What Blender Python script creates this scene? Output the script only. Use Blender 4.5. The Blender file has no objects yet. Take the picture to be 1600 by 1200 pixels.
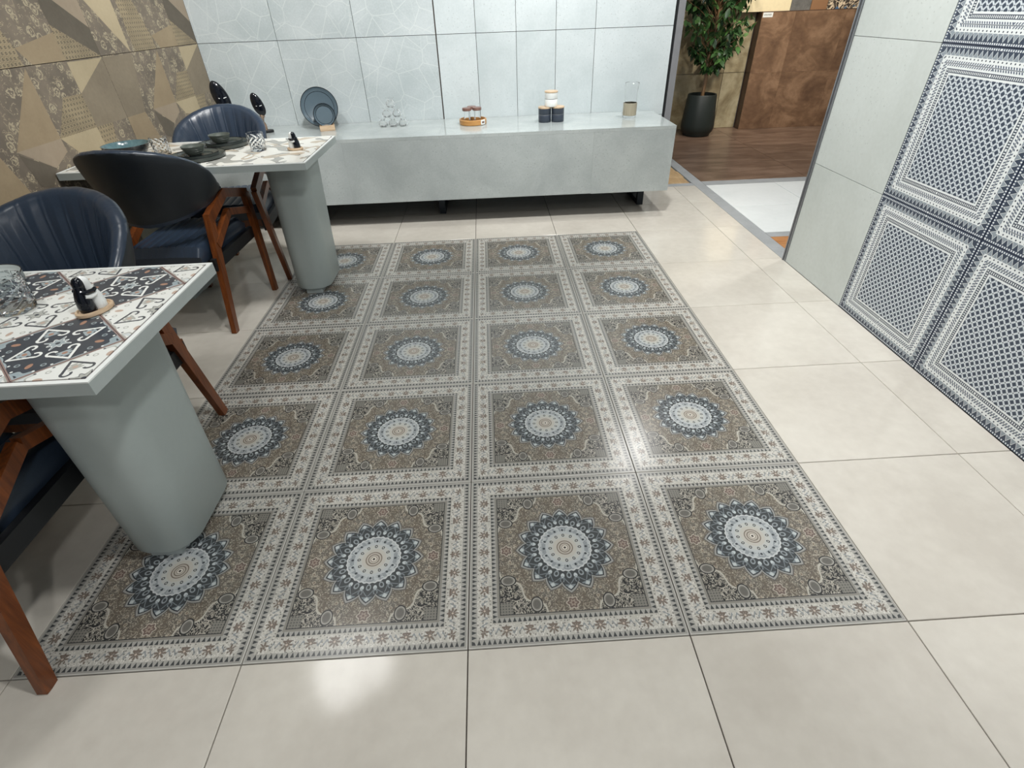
import bpy, bmesh, math, random
from mathutils import Vector, Matrix
random.seed(7)
S = bpy.context.scene
COL = S.collection
PI = math.pi
sin, cos = math.sin, math.cos

# ------------------------------------------------------------------ camera
cam = bpy.data.cameras.new('camera')
cam.sensor_width = 36.0
cam.lens = 36.0 * 797.585 / 1600.0
cam.clip_start = 0.02
co = bpy.data.objects.new('camera', cam)
COL.objects.link(co)
pitch, roll, yaw = 0.931450, -0.037290, -0.027940
co.matrix_world = (Matrix.Translation((1.3253, -0.6780, 1.3813)) @ Matrix.Rotation(yaw, 4, 'Z')
                   @ Matrix.Rotation(pitch, 4, 'X') @ Matrix.Rotation(roll, 4, 'Z'))
S.camera = co

# ------------------------------------------------------------------ world, exposure, lights
W = bpy.data.worlds.new('world'); S.world = W; W.use_nodes = True
W.node_tree.nodes['Background'].inputs[0].default_value = (0.86, 0.93, 1.0, 1)
W.node_tree.nodes['Background'].inputs[1].default_value = 0.22
S.view_settings.view_transform = 'Standard'
S.view_settings.look = 'None'
S.view_settings.gamma = 1.0
S.view_settings.use_curve_mapping = False
S.view_settings.exposure = 0.27
S.cycles.max_bounces = 8
S.cycles.diffuse_bounces = 4
S.cycles.glossy_bounces = 4
S.cycles.transmission_bounces = 8
S.cycles.transparent_max_bounces = 8
S.cycles.sample_clamp_indirect = 6.0
CEIL = 2.9
LAMPS = [  # position x, y; aim point; power in W; spread angle; warm; most are added fill
    (2.80, 3.48, 2.8, 3.48, 0.0, 70, 2.3, 0), (0.05, 1.28, 0.05, 1.28, 0.0, 28, 2.2, 0), (-0.05, 0.35, -0.05, 0.5, 0.78, 40, 0.95, 0), (0.40, 1.75, -0.1, 2.45, 0.78, 60, 0.9, 0), (1.70, 0.10, 1.7, 0.3, 0.0, 82, 2.3, 0),  # first two follow floor highlights; the next pair is added to brighten tabletops
    (0.60, -1.40, 0.9, -0.9, 0.0, 22, 2.3, 0), (2.10, -2.00, 2.1, -1.5, 0.0, 85, 2.3, 0),
    (2.10, 2.10, 2.1, 4.0, 1.1, 150, 1.55, 0), (0.90, 2.10, 0.8, 4.0, 1.1, 130, 1.55, 0), (-0.10, 2.30, -0.4, 4.0, 1.2, 70, 1.4, 0),  # added unseen lamps brightening the back wall
    (0.90, 1.90, -0.8, 2.6, 1.3, 110, 1.4, 0), (1.70, 0.90, 3.2, 1.1, 0.9, 150, 1.55, 0), (2.00, 2.00, 3.2, 2.1, 1.0, 60, 1.3, 0),  # added unseen lamps brightening the side walls
    (4.50, 3.20, 4.5, 3.3, 0.0, 90, 2.3, 0), (4.70, 4.70, 5.0, 6.4, 1.1, 150, 1.4, 1), (3.70, 4.70, 3.8, 6.5, 1.0, 75, 1.4, 1), (5.3, 5.0, 5.4, 6.0, 0.0, 30, 2.0, 1)]
LAMP_OBJS = []
for (x, y, ax_, ay_, az_, p, sp, warm) in LAMPS:
    l = bpy.data.lights.new('spot', 'SPOT')
    l.energy = p; l.spot_size = sp; l.spot_blend = 0.8; l.shadow_soft_size = 0.30 if (x, y) == (0.05, 1.28) else 0.08
    l.color = (1.0, 0.92, 0.80) if warm else (1.0, 0.995, 0.975)
    o = bpy.data.objects.new('spot_fill_light', l)
    o.location = (x, y, CEIL - 0.10)
    o.rotation_euler = (Vector((ax_, ay_, az_)) - Vector(o.location)).to_track_quat('-Z', 'Y').to_euler()
    COL.objects.link(o); LAMP_OBJS.append(o)

# ------------------------------------------------------------------ helpers
def tag(o, label=None, cat=None, group=None, kind=None):
    if label: o['label'] = label
    if cat: o['category'] = cat
    if group: o['group'] = group
    if kind: o['kind'] = kind
    return o

def thing(name, label, cat, loc=(0, 0, 0), rz=0.0, group=None):
    o = bpy.data.objects.new(name, None); COL.objects.link(o)
    o.location = loc; o.rotation_euler = (0, 0, rz)
    o.empty_display_size = 0.05
    return tag(o, label, cat, group)

def mk(name, bm, mats, parent=None, loc=None, rz=0.0, smooth=False, bevel=0.0, seg=2):
    if bevel > 0:
        es = [e for e in bm.edges if len(e.link_faces) == 2 and e.calc_face_angle(0) > 0.5]
        bmesh.ops.bevel(bm, geom=es, offset=bevel, segments=seg, affect='EDGES', profile=0.5, clamp_overlap=True)
    me = bpy.data.meshes.new(name)
    bmesh.ops.recalc_face_normals(bm, faces=bm.faces)
    bm.to_mesh(me); bm.free()
    if not isinstance(mats, (list, tuple)): mats = [mats]
    for m in mats: me.materials.append(m)
    if smooth:
        for p in me.polygons: p.use_smooth = True
        try: me.set_sharp_from_angle(angle=math.radians(38))
        except Exception: pass
    return put(name, me, parent, loc, rz)

def put(name, me, parent=None, loc=None, rz=0.0, rot=None, scale=None):
    o = bpy.data.objects.new(name, me); COL.objects.link(o)
    if parent: o.parent = parent
    if loc: o.location = loc
    o.rotation_euler = rot if rot else (0, 0, rz)
    if scale: o.scale = scale
    return o

def copy_tree(o, parent=None, **kw):
    c = o.copy(); COL.objects.link(c); c.parent = parent
    for ch in list(o.children): copy_tree(ch, c)
    return c

def box(bm, lo, hi, mi=0):
    (a, b, c), (d, e, f) = lo, hi
    v = [bm.verts.new(p) for p in ((a, b, c), (d, b, c), (d, e, c), (a, e, c), (a, b, f), (d, b, f), (d, e, f), (a, e, f))]
    for q in ((0, 3, 2, 1), (4, 5, 6, 7), (0, 1, 5, 4), (1, 2, 6, 5), (2, 3, 7, 6), (3, 0, 4, 7)):
        bm.faces.new([v[i] for i in q]).material_index = mi

def prism(bm, poly, z0, z1, mi=0):
    lo = [bm.verts.new((x, y, z0)) for x, y in poly]; hi = [bm.verts.new((x, y, z1)) for x, y in poly]
    bm.faces.new(lo[::-1]).material_index = mi; bm.faces.new(hi).material_index = mi
    n = len(poly)
    for i in range(n):
        bm.faces.new((lo[i], lo[(i + 1) % n], hi[(i + 1) % n], hi[i])).material_index = mi

def lathe(bm, prof, seg=32, c=(0, 0), mi=0, rfun=None, close=True):
    """prof: list of (r, z) from one end to the other; r==0 closes to a point"""
    rings = []
    for k, (r, z) in enumerate(prof):
        if r <= 1e-6:
            rings.append([bm.verts.new((c[0], c[1], z))])
        else:
            ring = []
            for i in range(seg):
                a = 2 * PI * i / seg
                rr = r * (rfun(a, z, k) if rfun else 1)
                ring.append(bm.verts.new((c[0] + rr * cos(a), c[1] + rr * sin(a), z)))
            rings.append(ring)
    for A, B in zip(rings, rings[1:]):
        if len(A) == 1 and len(B) == 1: continue
        for i in range(seg):
            j = (i + 1) % seg
            if len(A) == 1: f = bm.faces.new((A[0], B[i], B[j]))
            elif len(B) == 1: f = bm.faces.new((A[i], B[0], A[j]))
            else: f = bm.faces.new((A[i], B[i], B[j], A[j]))
            f.material_index = mi

def loft(bm, rings, cap=True, mi=0, closed=True):
    vr = [[bm.verts.new(p) for p in r] for r in rings]
    n = len(vr[0])
    for A, B in zip(vr, vr[1:]):
        for i in range(n if closed else n - 1):
            j = (i + 1) % n
            bm.faces.new((A[i], A[j], B[j], B[i])).material_index = mi
    if cap:
        bm.faces.new(vr[0][::-1]).material_index = mi; bm.faces.new(vr[-1]).material_index = mi

def bar(bm, p, q, w0, d0, w1=None, d1=None, side=(1, 0, 0)):
    """tapered bar p->q; w along 'side', d perpendicular"""
    w1 = w0 if w1 is None else w1; d1 = d0 if d1 is None else d1
    p, q = Vector(p), Vector(q); ax = (q - p).normalized(); s = Vector(side)
    s = (s - ax * s.dot(ax)).normalized(); t = ax.cross(s)
    rings = []
    for c, w, d in ((p, w0, d0), (q, w1, d1)):
        rings.append([c + s * (sx * w / 2) + t * (sy * d / 2) for sx, sy in ((-1, -1), (1, -1), (1, 1), (-1, 1))])
    loft(bm, rings)

def tube(bm, pts, r, seg=10, taper=None):
    rings = []
    up = Vector((0.13, 0.2, 0.97))
    for i, p in enumerate(pts):
        p = Vector(p)
        d = (Vector(pts[min(i + 1, len(pts) - 1)]) - Vector(pts[max(i - 1, 0)])).normalized()
        s = d.cross(up).normalized(); t = s.cross(d)
        rr = taper[i] if taper else r
        rings.append([p + s * cos(2 * PI * k / seg) * rr + t * sin(2 * PI * k / seg) * rr for k in range(seg)])
    loft(bm, rings)

# ------------------------------------------------------------------ node expression builder
class Ex:
    def __init__(s, g, v): s.g, s.v = g, v
    def _b(s, o, op, rev=False):
        return s.g.m(op, o, s) if rev else s.g.m(op, s, o)
    def __add__(s, o): return s._b(o, 'ADD')
    def __radd__(s, o): return s._b(o, 'ADD')
    def __sub__(s, o): return s._b(o, 'SUBTRACT')
    def __rsub__(s, o): return s._b(o, 'SUBTRACT', True)
    def __mul__(s, o): return s._b(o, 'MULTIPLY')
    def __rmul__(s, o): return s._b(o, 'MULTIPLY')
    def __truediv__(s, o): return s._b(o, 'DIVIDE')
    def __neg__(s): return s._b(-1.0, 'MULTIPLY')
    def __lt__(s, o): return s._b(o, 'LESS_THAN')
    def __gt__(s, o): return s._b(o, 'GREATER_THAN')

class G:
    def __init__(s, name):
        s.mat = bpy.data.materials.new(name); s.mat.use_nodes = True
        s.nt = s.mat.node_tree; s.N = s.nt.nodes; s.L = s.nt.links
        s.bsdf = s.N['Principled BSDF']
    def setin(s, sock, v):
        if isinstance(v, Ex): v = v.v
        if isinstance(v, (int, float)): sock.default_value = float(v)
        elif isinstance(v, tuple): sock.default_value = v if len(v) == len(sock.default_value) else tuple(v) + (1.0,)
        else: s.L.new(v, sock)
    def m(s, op, *a, clamp=False):
        n = s.N.new('ShaderNodeMath'); n.operation = op; n.use_clamp = clamp
        for i, x in enumerate(a): s.setin(n.inputs[i], x)
        return Ex(s, n.outputs[0])
    def abs(s, a): return s.m('ABSOLUTE', a)
    def max(s, a, b): return s.m('MAXIMUM', a, b)
    def min(s, a, b): return s.m('MINIMUM', a, b)
    def sqrt(s, a): return s.m('SQRT', a)
    def tri(s, a): return s.m('PINGPONG', a, 0.5) * 2.0          # period 1, range 0..1
    def frac(s, a): return s.m('FRACT', a)
    def band(s, x, lo, hi): return (x > lo) * (x < hi)
    def ramp(s, x, lo, hi): return s.m('MULTIPLY', x - lo, 1.0 / (hi - lo), clamp=True)
    def near(s, x, c, w): return s.abs(x - c) < w
    def circ(s, x, y, cx, cy, r, k=1.0): 
        dx = x - cx; dy = (y - cy) * k if k != 1.0 else y - cy
        return s.sqrt(dx * dx + dy * dy)
    def coords(s, kind='Object'):
        t = s.N.new('ShaderNodeTexCoord'); x = s.N.new('ShaderNodeSeparateXYZ')
        s.L.new(t.outputs[kind], x.inputs[0]); s.vec = t.outputs[kind]
        return [Ex(s, x.outputs[i]) for i in range(3)]
    def comb(s, x, y, z=0.0):
        n = s.N.new('ShaderNodeCombineXYZ')
        for i, v in enumerate((x, y, z)): s.setin(n.inputs[i], v)
        return n.outputs[0]
    def noise(s, vec, scale, detail=3.0, rough=0.55, dist=0.0):
        n = s.N.new('ShaderNodeTexNoise'); 
        if vec is not None: s.L.new(vec, n.inputs['Vector'])
        n.inputs['Scale'].default_value = scale; n.inputs['Detail'].default_value = detail
        n.inputs['Roughness'].default_value = rough; n.inputs['Distortion'].default_value = dist
        return Ex(s, n.outputs['Fac'])
    def voro(s, vec, scale, feature='F1', rnd=1.0, dim='2D'):
        n = s.N.new('ShaderNodeTexVoronoi'); n.feature = feature; n.voronoi_dimensions = dim
        if vec is not None: s.L.new(vec, n.inputs['Vector'])
        n.inputs['Scale'].default_value = scale; n.inputs['Randomness'].default_value = rnd
        return n
    def mix(s, f, a, b):
        n = s.N.new('ShaderNodeMix'); n.data_type = 'RGBA'
        s.setin(n.inputs[0], f); s.setin(n.inputs[6], a); s.setin(n.inputs[7], b)
        return n.outputs[2]
    def fin(s, col, rough=0.4, metal=0.0, bump=None, bs=0.2, bd=0.002, **kw):
        s.setin(s.bsdf.inputs['Base Color'], col)
        s.setin(s.bsdf.inputs['Roughness'], rough)
        s.setin(s.bsdf.inputs['Metallic'], metal)
        for k, v in kw.items(): s.setin(s.bsdf.inputs[k.replace('_', ' ')], v)
        if bump is not None:
            b = s.N.new('ShaderNodeBump'); b.inputs['Strength'].default_value = bs; b.inputs['Distance'].default_value = bd
            s.setin(b.inputs['Height'], bump); s.L.new(b.outputs[0], s.bsdf.inputs['Normal'])
        return s.mat

def lin(r, g, b):
    f = lambda c: c / 255 / 12.92 if c / 255 <= 0.04045 else ((c / 255 + 0.055) / 1.055) ** 2.4
    return (f(r), f(g), f(b), 1.0)

def obj_random(g):
    n = g.N.new('ShaderNodeObjectInfo'); return Ex(g, n.outputs['Random'])

def m_plain(name, col, rough=0.45, metal=0.0, var=0.06, scale=30, bs=0.05, **kw):
    g = G(name); g.coords()
    n = g.noise(g.vec, scale, 4)
    c2 = tuple(max(0, c * (1 - var * 2.2)) for c in col[:3]) + (1,)
    c1 = tuple(min(1, c * (1 + var)) for c in col[:3]) + (1,)
    return g.fin(g.mix(n, c2, c1), rough, metal, bump=n, bs=bs, bd=0.001, **kw)

def m_stone(name, c1, c2, rough=0.35, s1=1.7, s2=60, speck=0.0, rvar=0.0, per=5.0, bump=0.03):
    g = G(name); x, y, z = g.coords()
    r = obj_random(g) * per
    v = g.comb(x + r, y - r, z + r * 0.7)
    n1 = g.noise(v, s1, 5, 0.6, 0.4); n2 = g.noise(v, s2, 3)
    f = g.ramp(n1 * 0.75 + n2 * 0.25, 0.36, 0.64)
    col = g.mix(f, c1, c2)
    if speck:
        vo = g.voro(v, 45, dim='3D'); sp = (Ex(g, vo.outputs['Distance']) < 0.16) * (n1 > 0.52)
        col = g.mix(sp * speck, col, tuple(c * 0.55 for c in c1[:3]) + (1,))
    return g.fin(col, rough if not rvar else g.m('ADD', n1 * rvar, rough - rvar / 2), bump=n2, bs=bump)

M = {}
M['beige'] = m_stone('beige_porcelain', lin(197, 191, 181), lin(213, 208, 198), 0.115, 1.9, 24, per=9, bump=0.01)
M['grout'] = m_plain('dark_grout', lin(62, 52, 44), 0.9)
M['whitegrout'] = m_plain('grey_grout', lin(120, 118, 112), 0.9)
M['whitetile'] = m_stone('white_porcelain', lin(222, 228, 228), lin(232, 237, 237), 0.25, 2.5, 30)
M['greystrip'] = m_stone('grey_stone_strip', lin(150, 154, 156), lin(166, 169, 171), 0.5, 6, 80)
M['concrete'] = m_stone('pale_concrete_tile', lin(186, 196, 198), lin(205, 213, 215), 0.42, 2.2, 70, speck=0.35, per=7)
M['greycon'] = m_stone('grey_concrete_slab', lin(163, 170, 170), lin(183, 190, 189), 0.12, 3.2, 90, speck=0.4, bump=0.015)
M['warmgrey'] = m_stone('warm_grey_tile', lin(190, 196, 192), lin(204, 210, 207), 0.3, 1.4, 50, speck=0.3, per=7)
M['ceil'] = m_plain('white_ceiling_paint', lin(225, 227, 226), 0.9)
M['darksteel'] = m_plain('dark_steel', lin(40, 46, 52), 0.4, 0.6)
M['metal'] = m_plain('brushed_grey_metal', lin(150, 152, 156), 0.35, 0.7)
M['greypost'] = m_plain('grey_painted_post', lin(126, 127, 130), 0.5)
M['slab'] = m_plain('table_edge_grey', lin(172, 181, 180), 0.4, var=0.03, scale=60)
M['litedge_label'] = m_plain('lit_edge_and_label_white', lin(232, 236, 234), 0.35, var=0.01)  # light on the table edges is put into this white; labels share it
M['darkline'] = m_plain('dark_joint_line', lin(95, 80, 80), 0.8)
M['ped'] = m_plain('pedestal_grey', lin(168, 178, 176), 0.42, var=0.02, scale=50)
M['leather'] = m_plain('navy_leather', lin(44, 56, 72), 0.30, var=0.12, scale=140, bs=0.12)
M['leatherback'] = m_plain('dark_leather_outer', lin(26, 33, 40), 0.42, var=0.12, scale=140, bs=0.12)
M['blackplastic'] = m_plain('matt_black', lin(20, 22, 25), 0.5)
M['blackgloss'] = m_plain('black_glaze', lin(14, 18, 26), 0.12, var=0.02)
M['whitegloss'] = m_plain('white_glaze', lin(235, 238, 236), 0.15, var=0.01)
M['lightwood'] = None

def m_wood(name, c1, c2, scale=9, rough=0.35, stretch=(14, 14, 1)):
    g = G(name); x, y, z = g.coords(); r = obj_random(g) * 3
    v = g.comb(x * stretch[0] + r, y * stretch[1] + r, z * stretch[2] + r)
    n = g.noise(v, scale / 4, 4, 0.6, 1.2); n2 = g.noise(v, scale, 2)
    return g.fin(g.mix(g.ramp(n * 0.7 + n2 * 0.3, 0.35, 0.65), c1, c2), rough, bump=n, bs=0.04)
M['redwood'] = m_wood('red_brown_wood', lin(84, 42, 18), lin(132, 72, 32), rough=0.3)
M['lightwood'] = m_wood('pale_beech_wood', lin(188, 160, 130), lin(214, 190, 160), stretch=(2, 14, 14))
M['bamboo'] = m_wood('bamboo_wood', lin(170, 118, 62), lin(208, 160, 98), stretch=(2, 2, 30))
M['driftwood'] = m_wood('carved_driftwood', lin(74, 58, 48), lin(170, 146, 124), scale=30)
M['brownlid'] = m_wood('brown_lid', lin(104, 76, 68), lin(136, 104, 94))

# glass
def m_glass(name, tint=(1, 1, 1, 1), rough=0.0, ior=1.45):
    g = G(name); g.coords()
    n = g.noise(g.vec, 8)
    g.setin(g.bsdf.inputs['Transmission Weight'], 1.0)
    g.setin(g.bsdf.inputs['IOR'], ior)
    return g.fin(tint, g.m('MULTIPLY', n, 0.02 + rough))
M['glass'] = m_glass('clear_glass', ior=1.22)
M['crystal'] = m_glass('cut_crystal', (0.98, 0.99, 1, 1), ior=1.20)

# --- persian print tile
def m_persian():
    g = G('persian_print_tile'); X, Y, Z = g.coords()
    x = X * (1 / 0.2985); y = Y * (1 / 0.2985)
    a = g.abs(x); b = g.abs(y); t = g.max(a, b); l = g.min(a, b)
    r = g.sqrt(x * x + y * y); th = g.m('ARCTAN2', y, x)
    mv = g.comb(a, b, 0.0)
    cream = lin(186, 182, 171); slate = lin(66, 71, 74); brown = lin(112, 99, 82); grey = lin(150, 148, 140)
    pale = lin(180, 186, 188); sand = lin(190, 178, 158); rust = lin(120, 84, 68)
    n_big = g.noise(mv, 6, 3); n_f = g.noise(mv, 26, 2, 0.5, 1.2); n_m = g.noise(mv, 13, 2, 0.5, 2.0)
    col = g.mix(g.ramp(n_big, 0.38, 0.62), brown, lin(106, 101, 92))
    # scrolling vines and leaflets
    v1 = g.near(n_m, 0.5, 0.020); v2 = g.near(n_f, 0.47, 0.028)
    col = g.mix(v2, col, lin(98, 90, 78)); col = g.mix(v1, col, lin(172, 162, 140))
    vo = g.voro(mv, 11, rnd=0.85); d = Ex(g, vo.outputs['Distance'])
    sel = n_big > 0.50
    col = g.mix(g.band(d, 0.12, 0.20) * sel, col, lin(170, 158, 134))
    col = g.mix((d < 0.07) * sel, col, lin(138, 112, 92))
    vo2 = g.voro(mv, 30); d2 = Ex(g, vo2.outputs['Distance'])
    col = g.mix((d2 < 0.17) * (n_big > 0.47), col, lin(164, 154, 136))
    # rosettes on the axes
    q = g.circ(t, l, 0.62, 0.0, 0)
    tq = g.m('ARCTAN2', l, t - 0.62); qq = q + g.m('COSINE', tq * 6.0) * 0.008
    col = g.mix(qq < 0.062, col, lin(176, 164, 146)); col = g.mix(qq < 0.050, col, lin(110, 90, 80)); col = g.mix(qq < 0.030, col, lin(150, 132, 116)); col = g.mix(q < 0.012, col, lin(110, 84, 74))
    # corner pieces
    k = (a + b) + g.m('SINE', (a - b) * 14.0) * 0.05
    cor = (k > 0.95) * (l > 0.24)
    crn = g.mix(g.ramp(n_f, 0.54, 0.60), lin(54, 54, 54), lin(112, 106, 94))
    crn = g.mix(g.near(n_m, 0.52, 0.03), crn, lin(176, 168, 152))
    crn = g.mix(g.near(n_f, 0.56, 0.02), crn, lin(190, 184, 168))
    col = g.mix(cor, col, crn)
    col = g.mix(g.near(k, 0.95, 0.014) * (l > 0.24), col, lin(182, 176, 160))
    pz = g.circ(t, l, 0.615, 0.35, 0, 1.35)
    col = g.mix(pz < 0.082, col, lin(56, 56, 56)); col = g.mix(pz < 0.068, col, lin(160, 156, 146))
    col = g.mix(pz < 0.054, col, lin(118, 114, 106)); col = g.mix((pz < 0.04) * (g.frac(pz * 90.0) < 0.5), col, lin(90, 88, 82))
    col = g.mix((l > 0.58) , col, g.mix((g.frac(a * 36.0) < 0.5) * (g.frac(b * 36.0) < 0.5), lin(130, 126, 116), lin(92, 92, 88)))
    # medallion
    ph = g.tri(th * (16 / (2 * PI)) + 100.5)                 # 0 at valley .. 1 at tip
    rb = g.m('POWER', ph, 0.72) * 0.095 + 0.400
    col = g.mix(r < rb + 0.035, col, lin(96, 92, 86)); col = g.mix(r < rb + 0.022, col, lin(152, 152, 147))
    med = g.mix(g.near(r, 0.44, 0.010) * (ph > 0.35), slate, lin(120, 132, 138))
    phc = g.circ(ph * 0.08, r, 0.085, 0.455, 0)
    med = g.mix(phc < 0.022, med, lin(186, 194, 194))
    ph2 = g.circ(ph * 0.09, r, 0.0, 0.335, 0)
    med = g.mix(ph2 < 0.026, med, lin(186, 196, 198))
    kd = g.abs(ph - 1.0) * 0.09 + g.abs(r - 0.455)
    med = g.mix(g.near(kd, 0.026, 0.005), med, lin(164, 172, 174)); med = g.mix(g.near(g.abs(ph - 1.0) * 0.09 - (0.415 - r), 0.012, 0.006) * g.band(r, 0.34, 0.42), med, lin(120, 130, 136))
    med = g.mix(g.near(g.circ(ph * 0.09, r, 0.0, 0.385, 0), 0.022, 0.006), med, lin(118, 128, 134))
    med = g.mix(g.near(g.circ(ph * 0.09, r, 0.09, 0.325, 0), 0.028, 0.008), med, lin(140, 150, 154))
    med = g.mix(r > rb - 0.014, med, lin(44, 50, 56))
    col = g.mix(r < rb, col, med)
    ph3 = g.tri(th * (32 / (2 * PI)) + 100.5)
    rd = ph3 * 0.012 + 0.275
    disc = g.mix((g.near(r, 0.235, 0.03)) * (n_f > 0.5), pale, lin(140, 148, 152))
    disc = g.mix(g.circ(ph * 0.05, r, 0.05, 0.222, 0) < 0.014, disc, lin(60, 68, 74))
    disc = g.mix(r < 0.175, disc, lin(188, 190, 184))
    disc = g.mix(g.near(g.circ(g.tri(th * (12 / (2 * PI)) + 100.5) * 0.05, r, 0.05, 0.155, 0), 0.014, 0.005), disc, lin(66, 68, 70))
    disc = g.mix((r < 0.125) * (g.frac(th * (40 / (2 * PI)) + 50.0) < 0.5), disc, sand)
    disc = g.mix(r < 0.09, disc, lin(184, 174, 158))
    disc = g.mix((r < 0.09) * (g.frac(r * 38.0 + 0.1) < 0.35), disc, lin(112, 98, 86))
    disc = g.mix(r < 0.028, disc, lin(216, 208, 192)); disc = g.mix(r < 0.013, disc, lin(70, 62, 56))
    disc = g.mix(r > rd - 0.012, disc, lin(200, 204, 204))
    col = g.mix(r < rd, col, disc)
    # borders
    zig = g.tri(l * 21.0)
    def darkband(col, lo, hi):
        f = (t - lo) * (1 / (hi - lo))
        c = g.mix(zig > f * 0.75, lin(74, 76, 76), lin(166, 164, 156))
        c = g.mix(g.near(f, 0.5, 0.5) * (g.circ(zig, f, 0.0, 0.75, 0) < 0.28), c, lin(70, 72, 74))
        return g.mix(g.band(t, lo, hi), col, c)
    col = g.mix(g.band(t, 0.70, 0.708), col, lin(60, 62, 62))
    col = g.mix(g.band(t, 0.708, 0.73), col, lin(140, 136, 126))
    col = darkband(col, 0.73, 0.775)
    lb = g.frac(l * 4.6 + 0.5) - 0.5; sx = lb * (1 / 4.6); sy = t - 0.853
    bc = g.mix(g.band(n_f, 0.42, 0.5), cream, lin(214, 210, 200))
    rr = g.sqrt(sx * sx + sy * sy); tt = g.m('ARCTAN2', sy, sx)
    fl = g.abs(g.m('COSINE', tt * 4.0)) * 0.042 + 0.016
    bc = g.mix(g.near(g.abs(lb), 0.36, 0.12) * g.near(sy + g.m('SINE', lb * 24.0) * 0.02, 0.0, 0.012), bc, lin(140, 146, 148))
    bc = g.mix((rr < fl) * (n_f > 0.40), bc, lin(122, 108, 96))
    bc = g.mix(g.near(sy, -0.033, 0.008) * (g.abs(lb) < 0.16), bc, lin(120, 104, 92))
    bc = g.mix(rr < 0.010, bc, lin(196, 176, 156))
    vb = g.voro(mv, 24); db = Ex(g, vb.outputs['Distance'])
    bc = g.mix((db < 0.17) * (rr > 0.055), bc, lin(128, 126, 120))
    col = g.mix(g.band(t, 0.775, 0.925), col, bc)
    col = g.mix(g.band(t, 0.775, 0.785), col, lin(180, 176, 164))
    col = darkband(col, 0.925, 0.972)
    col = g.mix(t > 0.972, col, lin(158, 156, 148)); col = g.mix(t > 0.990, col, lin(196, 193, 184))
    hs = g.N.new('ShaderNodeHueSaturation'); hs.inputs['Saturation'].default_value = 0.74; hs.inputs['Value'].default_value = 0.97
    g.setin(hs.inputs['Color'], col)
    return g.fin(hs.outputs[0], 0.24)
M['persian'] = m_persian()

# --- navy geometric wall tile (local y,z plane)
def m_navy():
    g = G('navy_geometric_tile'); X, Y, Z = g.coords()
    x = Y * (1 / 0.2985); y = Z * (1 / 0.2985)
    a = g.abs(x); b = g.abs(y); t = g.max(a, b); l = g.min(a, b)
    navy = lin(54, 64, 80); grey = lin(158, 168, 178); wht = lin(222, 226, 226)
    n = 20.0
    u = (x + y) * (n / 2); v = (x - y) * (n / 2)
    cu = g.abs(g.frac(u + 40.0) - 0.5); cv = g.abs(g.frac(v + 40.0) - 0.5)      # .5 on the lattice lines
    cm = g.max(cu, cv)
    col = g.mix(cm < 0.322, lin(184, 193, 201), navy)
    col = g.mix(cm > 0.452, col, wht)
    col = g.mix(g.min(cu, cv) > 0.40, col, navy)
    # frame bands from the field outwards
    def zone(col, lo, hi, c): return g.mix(g.band(t, lo, hi), col, c)
    chk = lambda k, lo, hi, c1, c2: g.mix((g.frac(l * k) < 0.5), c1, c2)
    col = zone(col, 0.66, 0.685, wht)
    col = zone(col, 0.685, 0.695, navy)
    col = zone(col, 0.695, 0.725, g.mix(g.frac(l * 34.0) < 0.5, navy, wht))
    col = zone(col, 0.725, 0.735, navy)
    col = zone(col, 0.735, 0.75, wht)
    z1 = g.frac(l * 26.0); z2 = g.frac(l * 26.0 + (t - 0.77) * 14.0)
    col = zone(col, 0.75, 0.835, g.mix((g.near(t, 0.772, 0.013) + g.near(t, 0.812, 0.013)) * (z2 < 0.5), wht, lin(74, 86, 106)))
    col = g.mix(g.near(t, 0.7925, 0.004), col, navy)
    col = zone(col, 0.835, 0.878, wht)
    col = g.mix(g.circ(g.frac(l * 16.0) * (1 / 16.0), t, 0.5 / 16.0, 0.856, 0) < 0.0105, col, lin(56, 64, 78))
    tr = g.tri(l * 13.0); f = (t - 0.878) * (1 / 0.082)
    tc = g.mix(g.near(tr, f, 0.07), lin(138, 148, 156), wht)
    tc = g.mix(tr < f - 0.07, tc, navy)
    col = zone(col, 0.878, 0.96, tc)
    col = zone(col, 0.96, 0.97, navy)
    col = zone(col, 0.97, 0.993, g.mix(g.frac(l * 30.0) < 0.5, lin(70, 82, 104), wht))
    col = g.mix(t > 0.993, col, lin(44, 54, 74))
    return g.fin(col, 0.4)
M['navy'] = m_navy()

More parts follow.
